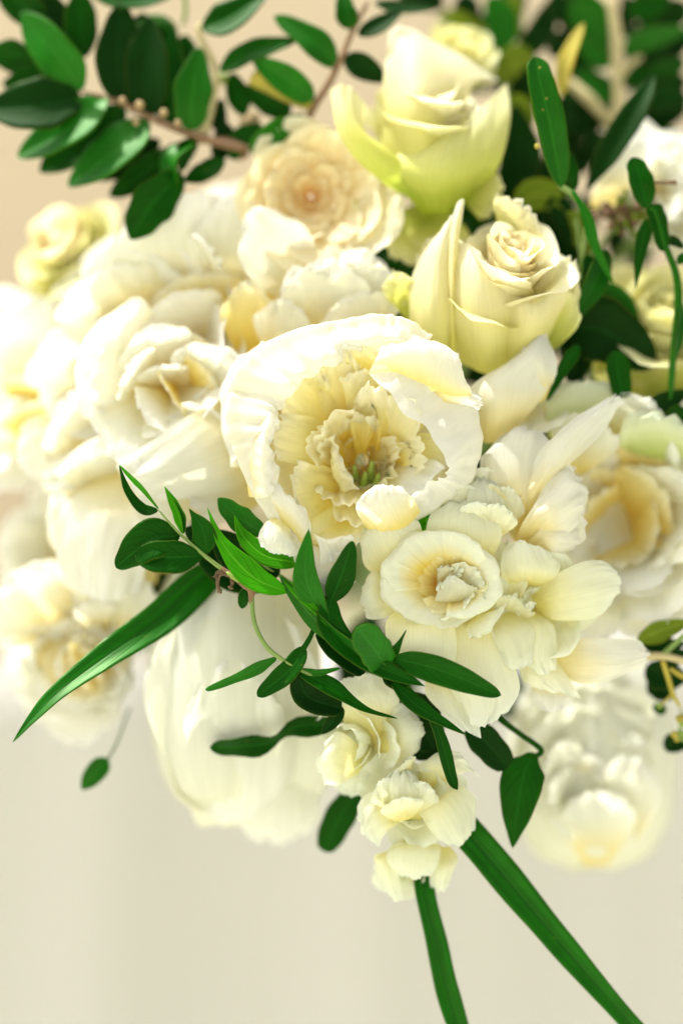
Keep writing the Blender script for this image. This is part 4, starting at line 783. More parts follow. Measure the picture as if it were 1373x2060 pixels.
# upper left: broad glossy leaves
a = sprig('broad leaved glossy sprig filling the upper left corner, tiny tan buds on its stem', (500, 300, 240))
LF(a, z1, [(q[0], q[1] * 1.2) + tuple(q[2:]) for q in [
    ([(330, 360), (225, 220, -15), (90, 50, 10)], 78, dict(mat='leafg', roll=15)),
    ([(330, 395), (150, 425, -20), (-70, 440, 0)], 95, dict(mat='leafd', roll=-12)),
    ([(150, 235), (40, 220), (-60, 215)], 56, dict(d=40, mat='leaf', roll=20)),
    ([(180, 95), (90, 20), (-20, -80)], 62, dict(d=30, roll=15)),
    ([(325, 235), (320, 100), (322, -50)], 62, dict(d=30, roll=-20)),
    ([(500, 420), (470, 240, -10), (490, 10)], 84, dict(d=15, roll=-18, mat='leafd')),
    ([(600, 470), (590, 280, -5), (600, 70)], 80, dict(d=10, mat='leafd', roll=10)),
    ([(690, 510), (670, 300), (665, 80)], 85, dict(d=35, roll=24)),
    ([(765, 525), (770, 380, -12), (800, 190)], 66, dict(mat='leafg', roll=-10)),
    ([(640, 300), (660, 180), (560, 80)], 60, dict(d=55, mat='leafg', roll=30)),
    ([(700, 180), (640, 110), (530, 85)], 50, dict(d=60, mat='leafg', roll=-40)),
    ([(425, 385), (270, 520, -20), (72, 628, 0)], 82, dict(mat='leafg', roll=-25)),
    ([(500, 430), (350, 560), (160, 688)], 78, dict(d=25, roll=-10)),
    ([(590, 478), (460, 610, -25), (275, 745, -5)], 88, dict(mat='leafg', roll=-28)),
    ([(700, 600), (570, 700), (440, 785)], 55, dict(d=25, roll=10)),
    ([(725, 690), (600, 830, -20), (522, 958, -20)], 74, dict(mat='leaf', roll=12, d=-20)),
    ([(770, 570), (690, 640, -20), (700, 760)], 62, dict(mat='leafg', roll=-55, d=-10)),
    ([(900, 640), (820, 690), (735, 725)], 40, dict(roll=-20)),
    ([(790, 570), (740, 600), (720, 690)], 40, dict(roll=40)),
    ([(380, -10), (540, 0), (695, -20)], 42, dict(d=20, roll=20)),
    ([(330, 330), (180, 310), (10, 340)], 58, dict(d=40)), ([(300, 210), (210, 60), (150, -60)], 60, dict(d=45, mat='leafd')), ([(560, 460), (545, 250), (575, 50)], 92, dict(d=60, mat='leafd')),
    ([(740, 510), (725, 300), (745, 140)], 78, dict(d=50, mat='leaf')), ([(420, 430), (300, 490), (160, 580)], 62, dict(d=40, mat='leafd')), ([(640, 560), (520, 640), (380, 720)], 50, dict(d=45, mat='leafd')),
    ([(930, 640), (960, 560), (1050, 500)], 40, dict(d=20)), ([(860, 640), (900, 560), (880, 480)], 44, dict(d=40, mat='leafd')),
    ([(808, 115), (920, 70, -10), (1070, -30)], 60, dict(d=10, roll=16)),
]], 225)
tube(a, [z1(1000, 600, 240), z1(830, 560, 225), z1(640, 490, 225), z1(480, 410, 225), z1(320, 365, 230)], [11, 9, 7, 6, 4], 'stemb')
tube(a, [z1(800, 565, 250), z1(845, 400, 250), z1(862, 280, 245), z1(795, 130, 245), z1(820, 90, 240)], [16, 12, 9, 7, 5], 'stemt')
for i, (x, y, r) in enumerate(((560, 420, 19), (655, 452, 18), (712, 492, 15), (490, 402, 16), (545, 490, 14))):
    ball(a, (x, y, 205), r, 'tanbud', z1, seed=i)
tube(a, [z1(740, -20, 300), z1(742, 50, 300), z1(730, 100, 300)], [5, 5, 4], 'stemg')
# top centre
a = sprig('smaller leaved sprig beside the tall rose bud, leaves in pairs up a brown stem', (640, 260, 230))
LF(a, zt, [
    ([(215, 490), (430, 360, -12), (745, 275, -5)], 88, dict(mat='leaf', roll=18)),
    ([(1010, 460), (860, 290, -15), (590, 110)], 108, dict(mat='leafg', roll=-12)),
    ([(855, 700), (690, 560, -20), (440, 405, -10)], 108, dict(mat='leafg', roll=12)),
    ([(700, 790), (560, 700), (370, 600)], 105, dict(d=35, mat='leaf', roll=10)),
    ([(380, 800), (330, 650), (300, 500)], 90, dict(d=30, mat='leaf', roll=-20)),
    ([(250, 900), (200, 820), (230, 680)], 70, dict(d=45, mat='leafd')),
    ([(430, 1060), (560, 930, -15), (790, 790)], 92, dict(d=-5, mat='leafg', roll=-32)),
    ([(540, 1040), (640, 960), (760, 850)], 60, dict(d=20, mat='leaf', roll=25)),
    ([(1130, 200), (1085, 90, -10), (1060, -60)], 80, dict(mat='leaf', roll=10)),
    ([(1165, 240), (1300, 180), (1480, 70)], 70, dict(mat='leafd', roll=16)),
    ([(1070, 400), (1200, 460, -10), (1370, 560)], 95, dict(mat='leafd', roll=-15, d=20)),
    ([(1280, 20), (1450, 60), (1700, 60)], 60, dict(mat='leafd', roll=30, d=40)),
], 230)
tube(a, [zt(700, 1100, 240), zt(850, 760, 232), zt(960, 580, 230), zt(1050, 400, 230), zt(1130, 210, 232), zt(1240, 0, 236)], [8, 8, 8, 7, 6, 5], 'stemb')
tube(a, [zt(880, 740, 240), zt(700, 680, 240), zt(560, 600, 235), zt(430, 520, 230)], [14, 12, 16, 22], 'leaft', name='bud_stalk')
tube(a, [zt(400, 1090, 250), zt(300, 980, 245), zt(100, 970, 240), zt(-20, 960, 235)], [9, 8, 8, 6], 'stemb')
for i, (x, y, r) in enumerate(((420, 850, 75), (240, 960, 60), (350, 1040, 60), (240, 540, 40), (230, 780, 36))):
    ball(a, (x, y, 290), r, ('tanbud', 'carpel')[i % 2], zt, seed=i + 9, st=(1, .8, 1.2))
# behind the tall bud
a = sprig('soft out of focus greenery behind the tall rose bud at the top', (950, 120, 470))
LF(a, z2, [([(500, -30), (510, 50), (540, 150)], 60, dict(mat='leafd', d=30)), ([(600, -20), (650, 100), (640, 240)], 70, dict(mat='leafg', d=10)),
           ([(560, 60), (600, 150), (640, 260)], 60, dict(mat='leafd', d=40)), ([(680, 300), (690, 420), (700, 560)], 70, dict(mat='leafd', d=30)),
           ([(400, 60), (480, 100), (590, 130)], 55, dict(mat='leafo', d=-20)), ([(700, -30), (690, 60), (720, 170)], 45, dict(mat='leafo', d=30)),
           ([(640, 330), (700, 240), (780, 230)], 62, dict(mat='leafo', d=-60)), ([(650, 450), (720, 440), (760, 520)], 60, dict(mat='leafo', d=-100)),
           ([(760, 680), (720, 600), (690, 470)], 60, dict(mat='leafo', d=-60)),
           ([(640, 860), (720, 660), (700, 420)], 90, dict(mat='leafd', d=-130)), ([(770, 900), (840, 760), (880, 540)], 80, dict(mat='leafd', d=-140)),
           ([(690, 830), (800, 780), (910, 830)], 70, dict(mat='leafo', d=-200)), ([(860, 780), (900, 950), (960, 1120)], 90, dict(mat='leafd', d=-200)),
           ([(700, 250), (800, 130), (860, -20)], 60, dict(mat='leafd', d=20)), ([(560, 330), (620, 200), (590, 20)], 70, dict(mat='leaf', d=60)),
           ([(420, 30), (320, -10), (200, 40)], 60, dict(mat='leafd', d=60))], 460)
tube(a, [z2(640, 700, 480), z2(660, 400, 480), z2(680, 100, 480)], 8, 'stemg')
# top right mass
a = sprig('shaded dark sprig with tan stems filling the upper right corner', (1270, 200, 430))
LF(a, zr, [
    ([(420, 0), (560, 120), (720, 400)], 180, dict(mat='leafg', roll=-20)), ([(260, -60), (330, 80), (420, 220)], 120, dict(mat='leafd', d=20)),
    ([(760, 560), (620, 460), (480, 330)], 110, dict(mat='leafg', roll=10)), ([(780, 850), (640, 740), (460, 600)], 130, dict(mat='leafg', roll=-12, d=15)),
    ([(560, 560), (480, 500), (430, 640)], 100, dict(mat='leafd', d=40)),
    ([(860, 460), (1040, 340, -10), (1400, 250)], 120, dict(mat='leafg', roll=-30)), ([(1040, 700), (1180, 620), (1400, 520)], 130, dict(mat='leaf', roll=-25)),
    ([(840, 740), (960, 640), (1060, 560)], 110, dict(mat='leaf', d=10)), ([(900, 60), (1060, 60), (1260, -60)], 150, dict(mat='leaf', d=30)),
    ([(1000, 200), (1180, 160), (1420, 170)], 100, dict(mat='leafd', d=50)), ([(1010, 880), (1200, 820), (1420, 860)], 150, dict(mat='leafd', d=-10)),
    ([(1080, 1240), (1220, 1160), (1420, 1200)], 70, dict(mat='leaf', d=-20)), ([(1000, 760), (1200, 720), (1420, 700)], 150, dict(mat='leafd', d=40)),
    ([(640, 1150), (500, 1020), (380, 860)], 190, dict(mat='leafd', d=30)), ([(300, 1200), (340, 1000), (360, 800)], 110, dict(mat='leafd', d=10)),
    ([(560, 1300), (620, 1220), (720, 1140)], 80, dict(mat='leafd', d=0)), ([(1100, 560), (1140, 420), (1160, 300)], 120, dict(mat='leafd', d=20)),
    ([(800, 300), (900, 100), (860, -60)], 90, dict(mat='leafd', d=60)), ([(250, 500), (290, 400), (330, 280)], 80, dict(mat='leafd', d=40)),
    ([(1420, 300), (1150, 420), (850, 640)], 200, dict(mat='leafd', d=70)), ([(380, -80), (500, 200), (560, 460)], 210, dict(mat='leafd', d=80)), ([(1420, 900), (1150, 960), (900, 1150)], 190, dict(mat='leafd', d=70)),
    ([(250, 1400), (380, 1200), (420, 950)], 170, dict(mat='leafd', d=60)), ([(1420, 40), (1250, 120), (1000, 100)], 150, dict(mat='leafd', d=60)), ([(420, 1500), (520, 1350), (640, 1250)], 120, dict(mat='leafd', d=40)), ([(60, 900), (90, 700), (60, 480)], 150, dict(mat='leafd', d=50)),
], 430)
rg = random.Random(31)
for i in range(34):
    x, y = rg.uniform(990, 1400), rg.uniform(-20, 500); an = rg.uniform(0, 6.28); Ln = rg.uniform(70, 120); dz = rg.uniform(500, 570)
    leaf(a, [(x, y, dz), (x + Ln * .5 * math.cos(an), y + Ln * .5 * math.sin(an), dz - 25), (x + Ln * math.cos(an), y + Ln * math.sin(an), dz)], rg.uniform(22, 34), mat=('leafd', 'leafd', 'leaf')[i % 3], roll=rg.uniform(-40, 40), nv=14, nu=7, seed=i)
tube(a, [zr(720, 1100, 440), zr(820, 900, 430), zr(800, 600, 425), zr(800, 300, 420), zr(740, -40, 420)], [8, 14, 11, 15, 12], 'stemt')
tube(a, [zr(380, 680, 440), zr(560, 840, 430), zr(740, 1040, 430)], [10, 14, 10], 'stemt')
tube(a, [zr(800, 700, 430), zr(900, 560, 430), zr(1020, 480, 430)], [10, 9, 6], 'stemt')
t_ = leaf(a, [zr(330, 820, 300), zr(380, 520, 280), zr(520, 200, 290)], 82 * .2353, mat='leaft', roll=30)
# tall leaf beside the upper rose
a = sprig('single tall rounded upright leaf with yellow specks, its stalk running down past the cream rose', (1130, 380, 120))
leaf(a, [z2(885, 750, 120), z2(840, 500, 100), z2(800, 330, 96), z2(782, 228, 104)], 62, mat='leafg', conv=z2, shape=[.25, .8, .98, 1, 1, .95, .85, .72, .3], roll=-12, fold=.35)
leaf(a, [z2(890, 720, 150), z2(860, 520, 140), z2(830, 300, 140)], 44, mat='leafd', conv=z2, roll=20)
leaf(a, [z2(930, 770, 150), z2(930, 700, 140), z2(925, 610, 140)], 26, mat='leaf', conv=z2)
leaf(a, [z2(930, 760, 120), z2(990, 870, 110), z2(1020, 980, 110), z2(1097, 1145, 115)], 26, mat='leafg', conv=z2, shape=[.3, .5, .8, 1, .9, .7, .5, .05], roll=-20)
leaf(a, [z2(1060, 1000, 150), z2(1020, 1130, 130), z2(945, 1250, 135)], 56, mat='leaf', conv=z2, roll=25)
tube(a, [z2(870, 735, 130), z2(940, 790, 128), z2(985, 870, 130), z2(960, 1100, 170)], [6, 7, 6, 5], 'stemg')
for i, (x, y) in enumerate(((790, 585), (775, 330), (812, 440), (800, 270), (826, 395), (768, 300))):
    ball(a, (x, y, 92 + 4 * (i == 0)), 3.5 if i else 11, 'leaft', z2, name='speck', seed=i)
a = thing('loose_leaf', 'narrow dark leaf slanting across the white bloom at the top right', 'leaf', (1220, 320, 230), LL)
leaf(a, [zr(540, 1640, 230), zr(720, 1330, 215), zr(960, 950, 215), zr(1130, 640, 240)], 120, mat='leafd', conv=zr, shape=[.05, .45, .8, 1, 1, .9, .6, .1], roll=12, name='blade')
# right sprig
a = sprig('thin dark sprig with small drooping leaves in front of the yellow green rose', (1330, 520, 120))
LF(a, zr, [([(1060, 1780), (1010, 1560, -8), (940, 1345)], 115, dict(mat='leaf', shape=[.3, .7, .9, 1, 1, .85, .75, .3], roll=-15))], 120)
LF(a, zs, [([(1110, 50), (1160, 200), (1210, 450)], 80, dict(mat='leaf', shape=[.7, .95, 1, 1, .9, .8, .5])), ([(1080, 170), (1010, 420), (965, 770)], 68, dict(mat='leaf', shape=[.4, .8, 1, .9, .8, .6, .3, .05])),
           ([(1230, 380), (1290, 360), (1380, 420)], 45, dict(mat='leafd')), ([(1330, 560), (1360, 510), (1420, 450)], 40, dict(mat='leaf'))], 120)
tube(a, [zr(1000, 1500, 130), zr(1070, 1770, 122), zs(1130, 100, 122), zs(1220, 400, 124), zs(1310, 640, 124), zs(1330, 900, 126), zs(1290, 1300, 132), zs(1260, 1720, 150)], [3, 5, 6, 7, 8, 9, 8, 7], 'leafg')
leaf(a, [zs(1330, 800, 132), zs(1340, 1100, 124), zs(1290, 1400, 134)], 60, mat='leaf', conv=zs, roll=40)
tube(a, [zr(1110, 1560, 126), zr(1180, 1560, 128), zr(1320, 1558, 130)], [4, 3, 6], 'dry', name='twig')
# the dry seed head
a = thing('dry_seed_head', 'dry brown crumpled seed head tucked under the white bloom at the right', 'seed head', (1250, 440, 230), None)
rg = random.Random(9)
for i in range(60):
    x, y = rg.gauss(850, 130), rg.gauss(1840, 110)
    tube(a, [zr(860 + rg.uniform(-40, 40), 1860, 260), zr((x + 860) / 2, (y + 1860) / 2, 235), zr(x, y, 215 + rg.uniform(0, 40))], [3, 5, rg.uniform(5, 9)], ('dry', 'stemb', 'leafo')[i % 3], name='husk', n=9, sides=6, wob=.3, seed=i)
stem_to_bind(a, (1250, 440, 260), 6, seed=4)
# dark leaves in the hollow at the right, deep shadow put into their green
a = sprig('deep shaded broad leaves in the dark hollow between the two right hand roses', (1200, 720, 180))
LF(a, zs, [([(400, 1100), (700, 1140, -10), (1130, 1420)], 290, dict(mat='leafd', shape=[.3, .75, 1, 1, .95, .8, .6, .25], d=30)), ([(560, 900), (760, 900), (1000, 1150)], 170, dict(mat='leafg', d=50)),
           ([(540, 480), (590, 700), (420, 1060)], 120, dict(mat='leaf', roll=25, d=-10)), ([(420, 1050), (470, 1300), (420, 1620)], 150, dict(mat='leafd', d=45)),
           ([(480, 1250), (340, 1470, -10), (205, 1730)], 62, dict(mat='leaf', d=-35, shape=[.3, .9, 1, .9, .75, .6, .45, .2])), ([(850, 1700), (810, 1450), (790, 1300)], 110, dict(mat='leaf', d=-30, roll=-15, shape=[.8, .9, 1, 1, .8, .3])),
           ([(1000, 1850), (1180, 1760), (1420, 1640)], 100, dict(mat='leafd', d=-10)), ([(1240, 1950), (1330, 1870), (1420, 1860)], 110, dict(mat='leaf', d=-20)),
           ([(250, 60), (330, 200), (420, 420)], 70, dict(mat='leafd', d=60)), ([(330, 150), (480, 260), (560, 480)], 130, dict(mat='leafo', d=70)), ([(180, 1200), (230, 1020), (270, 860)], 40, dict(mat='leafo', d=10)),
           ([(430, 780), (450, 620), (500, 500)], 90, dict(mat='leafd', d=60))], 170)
tube(a, [zs(640, 1900, 260), zs(560, 1300, 230), zs(520, 700, 220), zs(460, 150, 220)], [6, 6, 5, 4], 'stemg')
a = thing('loose_leaf', 'tiny bright green sunlit leaf showing between the middle peony and the open freesia', 'leaf', (850, 1030, 50), LL)
leaf(a, [z5(335, 1020, 60), z5(345, 960, 46), z5(300, 900, 56)], 42, mat='leafb', conv=z5, shape=[.35, .8, 1, .95, .6], name='blade')
leaf(a, [z5(325, 960, 54), z5(360, 930, 48), z5(395, 910, 56)], 34, mat='leafb', conv=z5, shape=[.6, 1, .9, .5], name='blade')

# the twig in front, in focus
a = sprig('sharp twig with paired leaves pointing up left and small dry buds at its woody joint', (500, 1190, 10))
tube(a, [z3(632, 925, -22), z3(720, 1022, -14), z3(820, 1110, -6), z3(900, 1172, 0), z3(950, 1205, 2), z3(1008, 1248, 6)], [2.0, 3.0, 4.2, 5.0, 6.0, 6.4], 'stemg', name='stem', wob=.05)
tube(a, [z3(880, 1155, -3), z3(930, 1190, -1), z3(975, 1225, 3), z3(1006, 1246, 5), z7(222, 640, 6), z7(226, 680, 6)], [4, 6.6, 6.6, 9.5, 6, 4], 'stemb', name='woody_joint', wob=.1)
tube(a, [z3(1005, 1250, 6), z7(236, 745, 4), z7(282, 840, 0), z7(330, 885, -2), z7(400, 930, 0), z7(470, 965, 4), z7(560, 1010, 18)], [5.5, 4.6, 5, 5, 4, 3.6, 3], 'stemg', name='stem', wob=.08)
LF(a, z3, [
    ([(632, 930), (570, 925, -4), (510, 850, -8), (478, 750, -10)], 24, dict(mat='leaf', roll=-35, shape=[.3, .9, 1, .9, .7, .4, .05])),
    ([(634, 922), (570, 840, -6), (520, 790, -8), (478, 748, -10)], 15, dict(mat='leafb', roll=50, shape=[.2, .6, .9, 1, .8, .5, .05])),  # lit strip of the curled leaf, its brightness put into the colour
    ([(735, 1022), (710, 940, -8), (660, 834, -14)], 27, dict(mat='leafb', roll=-35, shape='lance')),
    ([(735, 1020), (722, 950, -4), (668, 850, -8)], 18, dict(mat='leaf', roll=20, shape='lance')),
    ([(828, 1105), (815, 1010, -8), (757, 922, -8)], 50, dict(mat='leaf', roll=14, shape=[.06, .6, 1, 1, .85, .6, .25, .04])),
    ([(722, 1030), (600, 1050, -22), (464, 1158, -16)], 80, dict(mat='leaf', roll=-8, shape=[.04, .55, .9, 1, 1, .85, .55, .25])),
    ([(815, 1112), (680, 1118, -26), (540, 1108, -26)], 66, dict(mat='leaf', roll=-10, shape=[.05, .5, .9, 1, 1, .95, .75, .3])),
    ([(1150, 1258), (1010, 1195, -14), (890, 1060, -14), (830, 918, -6)], 52, dict(mat='leafb', roll=-18, shape=[.12, .7, .95, 1, .85, .6, .35, .15, .03])),
], -4)
rg = random.Random(3)
for i, pts in enumerate((((905, 1170), (875, 1195), (872, 1235), (885, 1262)), ((915, 1180), (930, 1215), (920, 1245)), ((895, 1165), (870, 1180), (862, 1200)), ((925, 1190), (900, 1185), (880, 1175)))):
    tube(a, [z3(*p, -2) for p in pts], [2.5, 4.5, 3.5, 6], 'dry', name='dry_bud', n=16, sides=7, wob=.28, seed=i)
tube(a, [z3(905, 1175, -6), z3(935, 1195, -8), z3(960, 1215, -3)], [3, 6, 4], 'carpel', name='dry_bud', wob=.2, n=14)
leaf(a, [z3(985, 1240, 24), z3(975, 1280, 26), z3(968, 1322, 34)], 24, mat='leaf', conv=z3)
LF(a, z7, [
    ([(330, 895), (190, 965, -6), (28, 1032, -10)], 27, dict(mat='leafg', roll=22, shape=[.3, .7, 1, 1, .8, .7, .55, .35])),
    ([(500, 710), (480, 790, -4), (440, 862, -4)], 13, dict(mat='leaf', shape=[.8, .7, .8, 1])),
    ([(448, 850), (380, 950, -8), (248, 1058, -4)], 44, dict(mat='leaf', roll=-10, shape=[.3, .75, .9, 1, 1, .95, .7, .35])),
    ([(420, 950), (560, 1020, -6), (700, 1110, -10), (842, 1152, -8)], 40, dict(mat='leaf', roll=28, shape=[.3, .8, 1, .95, .7, .45, .25, .18, .06])),
    ([(425, 960), (460, 1060, 10), (605, 1112, 18)], 58, dict(mat='leafd', roll=14, shape=[.4, .9, 1, 1, .9, .6])),
    ([(420, 945), (500, 958), (600, 938)], 15, dict(mat='leafg', shape=[.4, 1, 1, .7, .3])),
    ([(605, 1100), (580, 1150), (520, 1218)], 30, dict(mat='leafd', d=20)),
], 4)
# leaf behind, curled under the peony
a = sprig('curved pair of green leaves cradling the lower edge of the middle peony', (530, 1090, 40))
LF(a, z3, [([(1190, 1140), (1060, 1110, -4), (975, 1035), (938, 948)], 44, dict(mat='leafb', roll=-22, shape=[.5, .9, 1, .95, .8, .55, .3, .05])),
           ([(1060, 1020), (960, 960), (872, 880)], 52, dict(mat='leafg', roll=10, d=14)), ([(1060, 1000), (1000, 990), (940, 1000)], 34, dict(mat='leaf', d=20)),
           ([(1120, 1180), (980, 1130), (850, 1010)], 85, dict(mat='leafd', d=40)), ([(920, 1140), (840, 1060), (740, 1000)], 60, dict(mat='leafd', d=46)),
           ([(1100, 1210), (940, 1190), (780, 1090)], 70, dict(mat='leafd', d=70))], 20)
tube(a, [z3(1180, 1230, 70), z3(1060, 1150, 60), z3(960, 1060, 56)], 4, 'stemg')
# strong central sprig
a = sprig('strong dark central sprig with upright pointed leaves in front of the peony and freesia', (690, 1270, -20))
tube(a, [z7(350, 545, 20), z7(480, 700, 6), z7(600, 820, -6), z7(740, 915, -8), z7(840, 960, -4), z7(920, 1060, 20)], [4, 5.5, 6, 6, 5, 4], 'leafg')
LF(a, z7, [
    ([(535, 745), (455, 560, -26), (466, 345, -34)], 54, dict(mat='leafg', roll=8, shape=[.3, .75, 1, 1, .95, .75, .4, .04])),
    ([(560, 650), (610, 530, -16), (652, 398, -22)], 58, dict(mat='leaf', roll=-18, shape=[.4, .85, 1, .95, .8, .55, .2])),
    ([(520, 640), (560, 600, 4), (600, 560, 4)], 60, dict(mat='leafd', d=16)),
    ([(345, 545), (480, 720, -6), (640, 850, -14), (800, 945, -6)], 40, dict(mat='leafg', roll=-30, shape=[.2, .6, .85, 1, 1, 1, 1, .8, .5])),
    ([(360, 560), (420, 620, -12), (500, 700, -16), (600, 830, -12)], 22, dict(mat='leafb', roll=30, shape=[.2, .8, 1, .8, .4, .05])),
    ([(560, 640), (560, 760, -14), (700, 900, -14), (960, 1015, -8)], 56, dict(mat='leaf', roll=12, shape=[.3, .8, 1, 1, .9, .8, .7, .5, .06])),
    ([(500, 785), (590, 870), (702, 960)], 44, dict(mat='leafd', roll=14, shape=[.3, .8, 1, 1, .95, .6])),
    ([(790, 940), (745, 860, -40), (670, 765, -80)], 70, dict(mat='leafg', roll=-10, shape=[.3, .9, 1, 1, .95, .55])),
    ([(808, 895), (840, 850, -8), (880, 776, -12)], 20, dict(mat='leaf', shape=[.5, 1, 1, .6, .25, .08])),
    ([(820, 892), (1030, 950, -26), (1282, 1054, -16)], 62, dict(mat='leaf', roll=-12, shape=[.1, .6, .88, 1, 1, .92, .78, .55, .22])),
    ([(820, 1000), (940, 1110, -6), (1134, 1222, -8)], 38, dict(mat='leaf', roll=28, shape=[.3, .7, 1, 1, .9, .6, .35, .06])),
    ([(940, 1060), (1020, 1220, 14), (1070, 1400, 20), (1098, 1456, 20)], 28, dict(mat='leaf', roll=18, shape=[.2, .5, .8, 1, 1, .85, .55, .08])),
    ([(900, 1040), (930, 1160, 0), (1000, 1290)], 110, dict(mat='leafd', d=80)),
    ([(940, 1120), (960, 1240), (930, 1330)], 90, dict(mat='leafd', d=90)),
    ([(780, 940), (840, 980), (900, 1000)], 50, dict(mat='leafd', d=12)),
], -6)
# lower blurred leaves
a = sprig('wavy dark leaf on a blurred stalk crossing the closed bud below the twig', (600, 1470, 110))
leaf(a, [z7(640, 1080, 90), z7(560, 1170, 105), z7(400, 1190, 110), z7(300, 1255, 105), z7(180, 1270, 108), z7(48, 1275, 112)], 46, mat='leaf', conv=z7, shape=[.2, .55, .7, .85, .95, .75, .5, .6, .9, 1, 1, .9, .5], roll=15, wav=10)
leaf(a, [z7(570, 1150, 110), z7(550, 1180, 112), z7(510, 1215, 116)], 28, mat='leafd', conv=z7)
tube(a, [z7(700, 1040, 120), z7(640, 1080, 95), z7(560, 1168, 104)], [3, 4, 4], 'leaf')
a = sprig('drop shaped dark leaf hanging from a kinked stalk beside the lowest freesia', (1080, 1510, 90))
tube(a, [z8(600, 440, 100), z8(640, 490, 95), z8(720, 550, 92), z8(805, 615, 92), z8(765, 650, 92)], [6, 6.5, 6, 6.5, 5], 'leaf')
leaf(a, [z8(775, 625, 92), z8(735, 720, 84), z8(710, 860, 84), z8(690, 1008, 94)], 88, mat='leaf', conv=z8, shape=[.2, .5, .95, 1, .95, .8, .6, .3, .06], roll=-14)
leaf(a, [z8(500, 500, 80), z8(580, 580, 78), z8(672, 684, 84)], 62, mat='leafd', conv=z8, shape=[.2, .7, 1, 1, .95, .6])
a = thing('loose_leaf', 'small blurred leaf hanging alone below the lower left bloom', 'leaf', (190, 1560, 200), LL)
leaf(a, [z6(432, 848, 200), z6(385, 900, 195), z6(328, 972, 200)], 44, mat='leafg', conv=z6, name='blade')
tube(a, [z6(428, 856, 200), z6(470, 780, 220), z6(520, 640, 300)], 2.2, 'leaf')
a = thing('loose_leaf', 'dark leaf pointing down left between the closed bud and the lowest freesia', 'leaf', (690, 1640, 190), LL)
leaf(a, [z6(1440, 960, 180), z6(1360, 1080, 190), z6(1295, 1220, 200)], 62, mat='leaf', conv=z6, name='blade', shape=[.4, .8, 1, 1, .9, .5])
a = thing('loose_leaf', 'pale out of focus pair of leaves low behind the closed bud', 'leaf', (540, 1600, 330), LL)
leaf(a, [z6(1040, 930, 330), z6(990, 1010, 330), z6(945, 1095, 330)], 46, mat='leafg', conv=z6, name='blade')
leaf(a, [z6(1090, 930, 330), z6(1130, 1000, 330), z6(1165, 1070, 330)], 52, mat='leafg', conv=z6, name='blade')
# grass blades
a = thing('grass_blade', 'long grass blade arching down left with a pale creased back', 'grass blade', (400, 1180, 140), GB)
leaf(a, [z6(900, 60, 170), z6(790, 150, 150), z6(640, 290, 110), z6(440, 430, 60), z6(240, 580, 20), z6(130, 690, 4), z6(52, 782, -4)], 74, mat='blade', conv=z6, nv=48, name='blade',
     shape=[.5, .75, .95, 1, .98, .9, .78, .68, .55, .42, .28, .16, .05], roll=[10, 5, -5, -20, -30, -30, -20], fold=.3)
a = thing('grass_blade', 'long broad grass blade running to the lower right corner', 'grass blade', (960, 1680, 90), GB)
leaf(a, [z8(420, 860, 130), z8(540, 980, 95), z8(740, 1220, 90), z8(960, 1480, 86), z8(1190, 1740, 80), z8(1300, 1860, 80)], 66, mat='blade', conv=z8, nv=44, name='blade',
     shape=[.6, 1, 1.06, 1.02, .98, .92, .86, .7, .6, .62, .6, .55], roll=[20, 10, 10, 5, -5, -10], fold=.28)
a = thing('grass_blade', 'short grass blade pointing straight down to the bottom edge', 'grass blade', (855, 1780, 105), GB)
leaf(a, [z8(340, 1080, 130), z8(338, 1180, 108), z8(385, 1380, 104), z8(425, 1560, 100), z8(480, 1740, 96), z8(530, 1850, 96)], 46, mat='blade', conv=z8, nv=44, name='blade',
     shape=[.7, .9, .92, .95, 1, 1, 1, .95, .85, .8], roll=[10, 15, 10, 0, 5, 10], fold=.3)
# right edge: olive leaf, twigs and seed buds
a = sprig('mixed filler sprig at the right edge with olive leaf, tan twig and yellow seed buds', (1330, 1340, 150))
LF(a, zu, [([(710, 590), (950, 480), (1280, 380)], 130, dict(mat='leafo', roll=-20)), ([(760, 640), (950, 640), (1250, 620)], 90, dict(mat='leafd', d=30)), ([(800, 880), (980, 960), (1260, 1000)], 180, dict(mat='leafd', d=40)),
           ([(830, 1000), (960, 1100), (1100, 1220)], 150, dict(mat='leafd', d=60)), ([(1010, 1780), (1120, 1700), (1290, 1700)], 120, dict(mat='leafd', d=50)), ([(880, 1300), (960, 1340), (1010, 1390)], 70, dict(mat='leaf', d=60)), ([(900, 700), (1100, 760), (1260, 700)], 100, dict(mat='leafd', d=50))], 150)
tube(a, [zu(780, 760, 150), zu(1000, 760, 140), zu(1260, 820, 140)], [8, 8, 7], 'stemt')
tube(a, [zu(990, 740, 140), zu(1120, 620, 138), zu(1280, 480, 136)], [6, 6, 5], 'stemg', name='twig')
tube(a, [zu(980, 800, 140), zu(1040, 980, 138), zu(1100, 1180, 140), zu(1180, 1320, 142)], [5, 6, 5, 3], 'leaft', name='twig')
tube(a, [zu(1060, 890, 142), zu(1150, 950, 140), zu(1260, 1010, 140)], [4, 6, 5], 'leaft', name='twig')
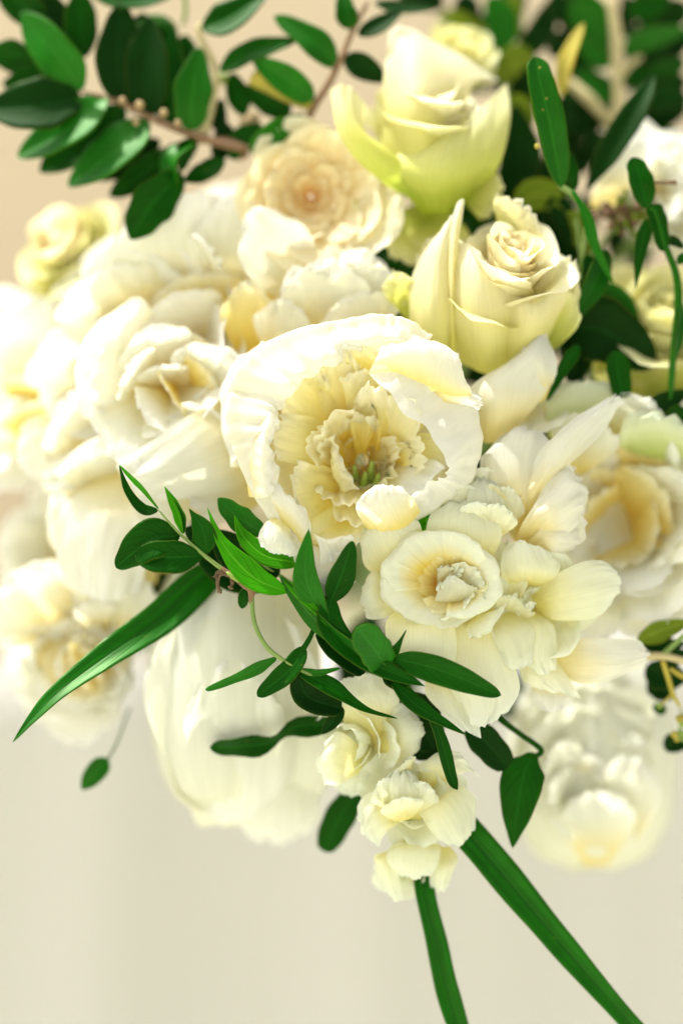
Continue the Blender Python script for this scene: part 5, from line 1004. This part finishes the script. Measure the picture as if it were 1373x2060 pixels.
tube(a, [zu(1100, 1180, 142), zu(1060, 1200, 142), zu(950, 1310, 150)], [3, 3, 2], 'leaft', name='twig')
for i, (x, y, r) in enumerate(((1170, 1440, 45), (1200, 1500, 40), (1110, 1610, 40), (1190, 1600, 40), (1230, 1420, 36), (950, 1300, 36), (1140, 1660, 34), (1225, 1660, 36))):
    ball(a, (x, y, 136 + 3 * i), r, ('leaft', 'carpel')[i % 2], zu, name='seed_bud', seed=i)
tube(a, [zu(1180, 1320, 142), zu(1190, 1460, 138), zu(1150, 1620, 140), zu(1200, 1680, 140)], 2, 'stemg', name='twig')

# dark filler foliage added behind the flowers so the gaps read as shadow
a = sprig('dark filler leaves added deep between the flower heads to shade the gaps', (700, 1100, 500), nm='gap_filler_leaves', cat='foliage', grp=None)
rg = random.Random(77)
for i in range(70):
    an = rg.uniform(0, 6.28); r = rg.uniform(.05, 1) ** .6
    x, y = 720 + 480 * r * math.cos(an), 880 + 520 * r * math.sin(an) ; dz = 440 + 120 * r + rg.uniform(-40, 40)
    if y > 1330: continue
    q = an + rg.uniform(-.5, .5); Ln = rg.uniform(130, 200)
    leaf(a, [(x, y, dz + 60), (x + Ln * .5 * math.cos(q), y + Ln * .5 * math.sin(q), dz + 10), (x + Ln * math.cos(q), y + Ln * math.sin(q), dz + 30)], rg.uniform(34, 52), mat=('leafd', 'leaf', 'leafd')[i % 3], roll=rg.uniform(-30, 30), nv=14, nu=7, seed=i)
# ribbon round the stems
a = thing('stem_binding', 'satin ribbon wound round the gathered stems behind the flowers', 'ribbon', (700, 1125, 1250), None)
for i in range(4):
    rows = []
    for q in np.linspace(0, 6.2832, 25): rows.append([(700 + 78 * math.cos(q), 1125 + 78 * math.sin(q), 1150 + 50 * i), (700 + 82 * math.cos(q), 1125 + 82 * math.sin(q), 1175 + 50 * i), (700 + 78 * math.cos(q), 1125 + 78 * math.sin(q), 1204 + 50 * i)])
    sheet(a, 'ribbon', rows, zp, 7, 49, 0, 0, i, name='turn', fine=0)
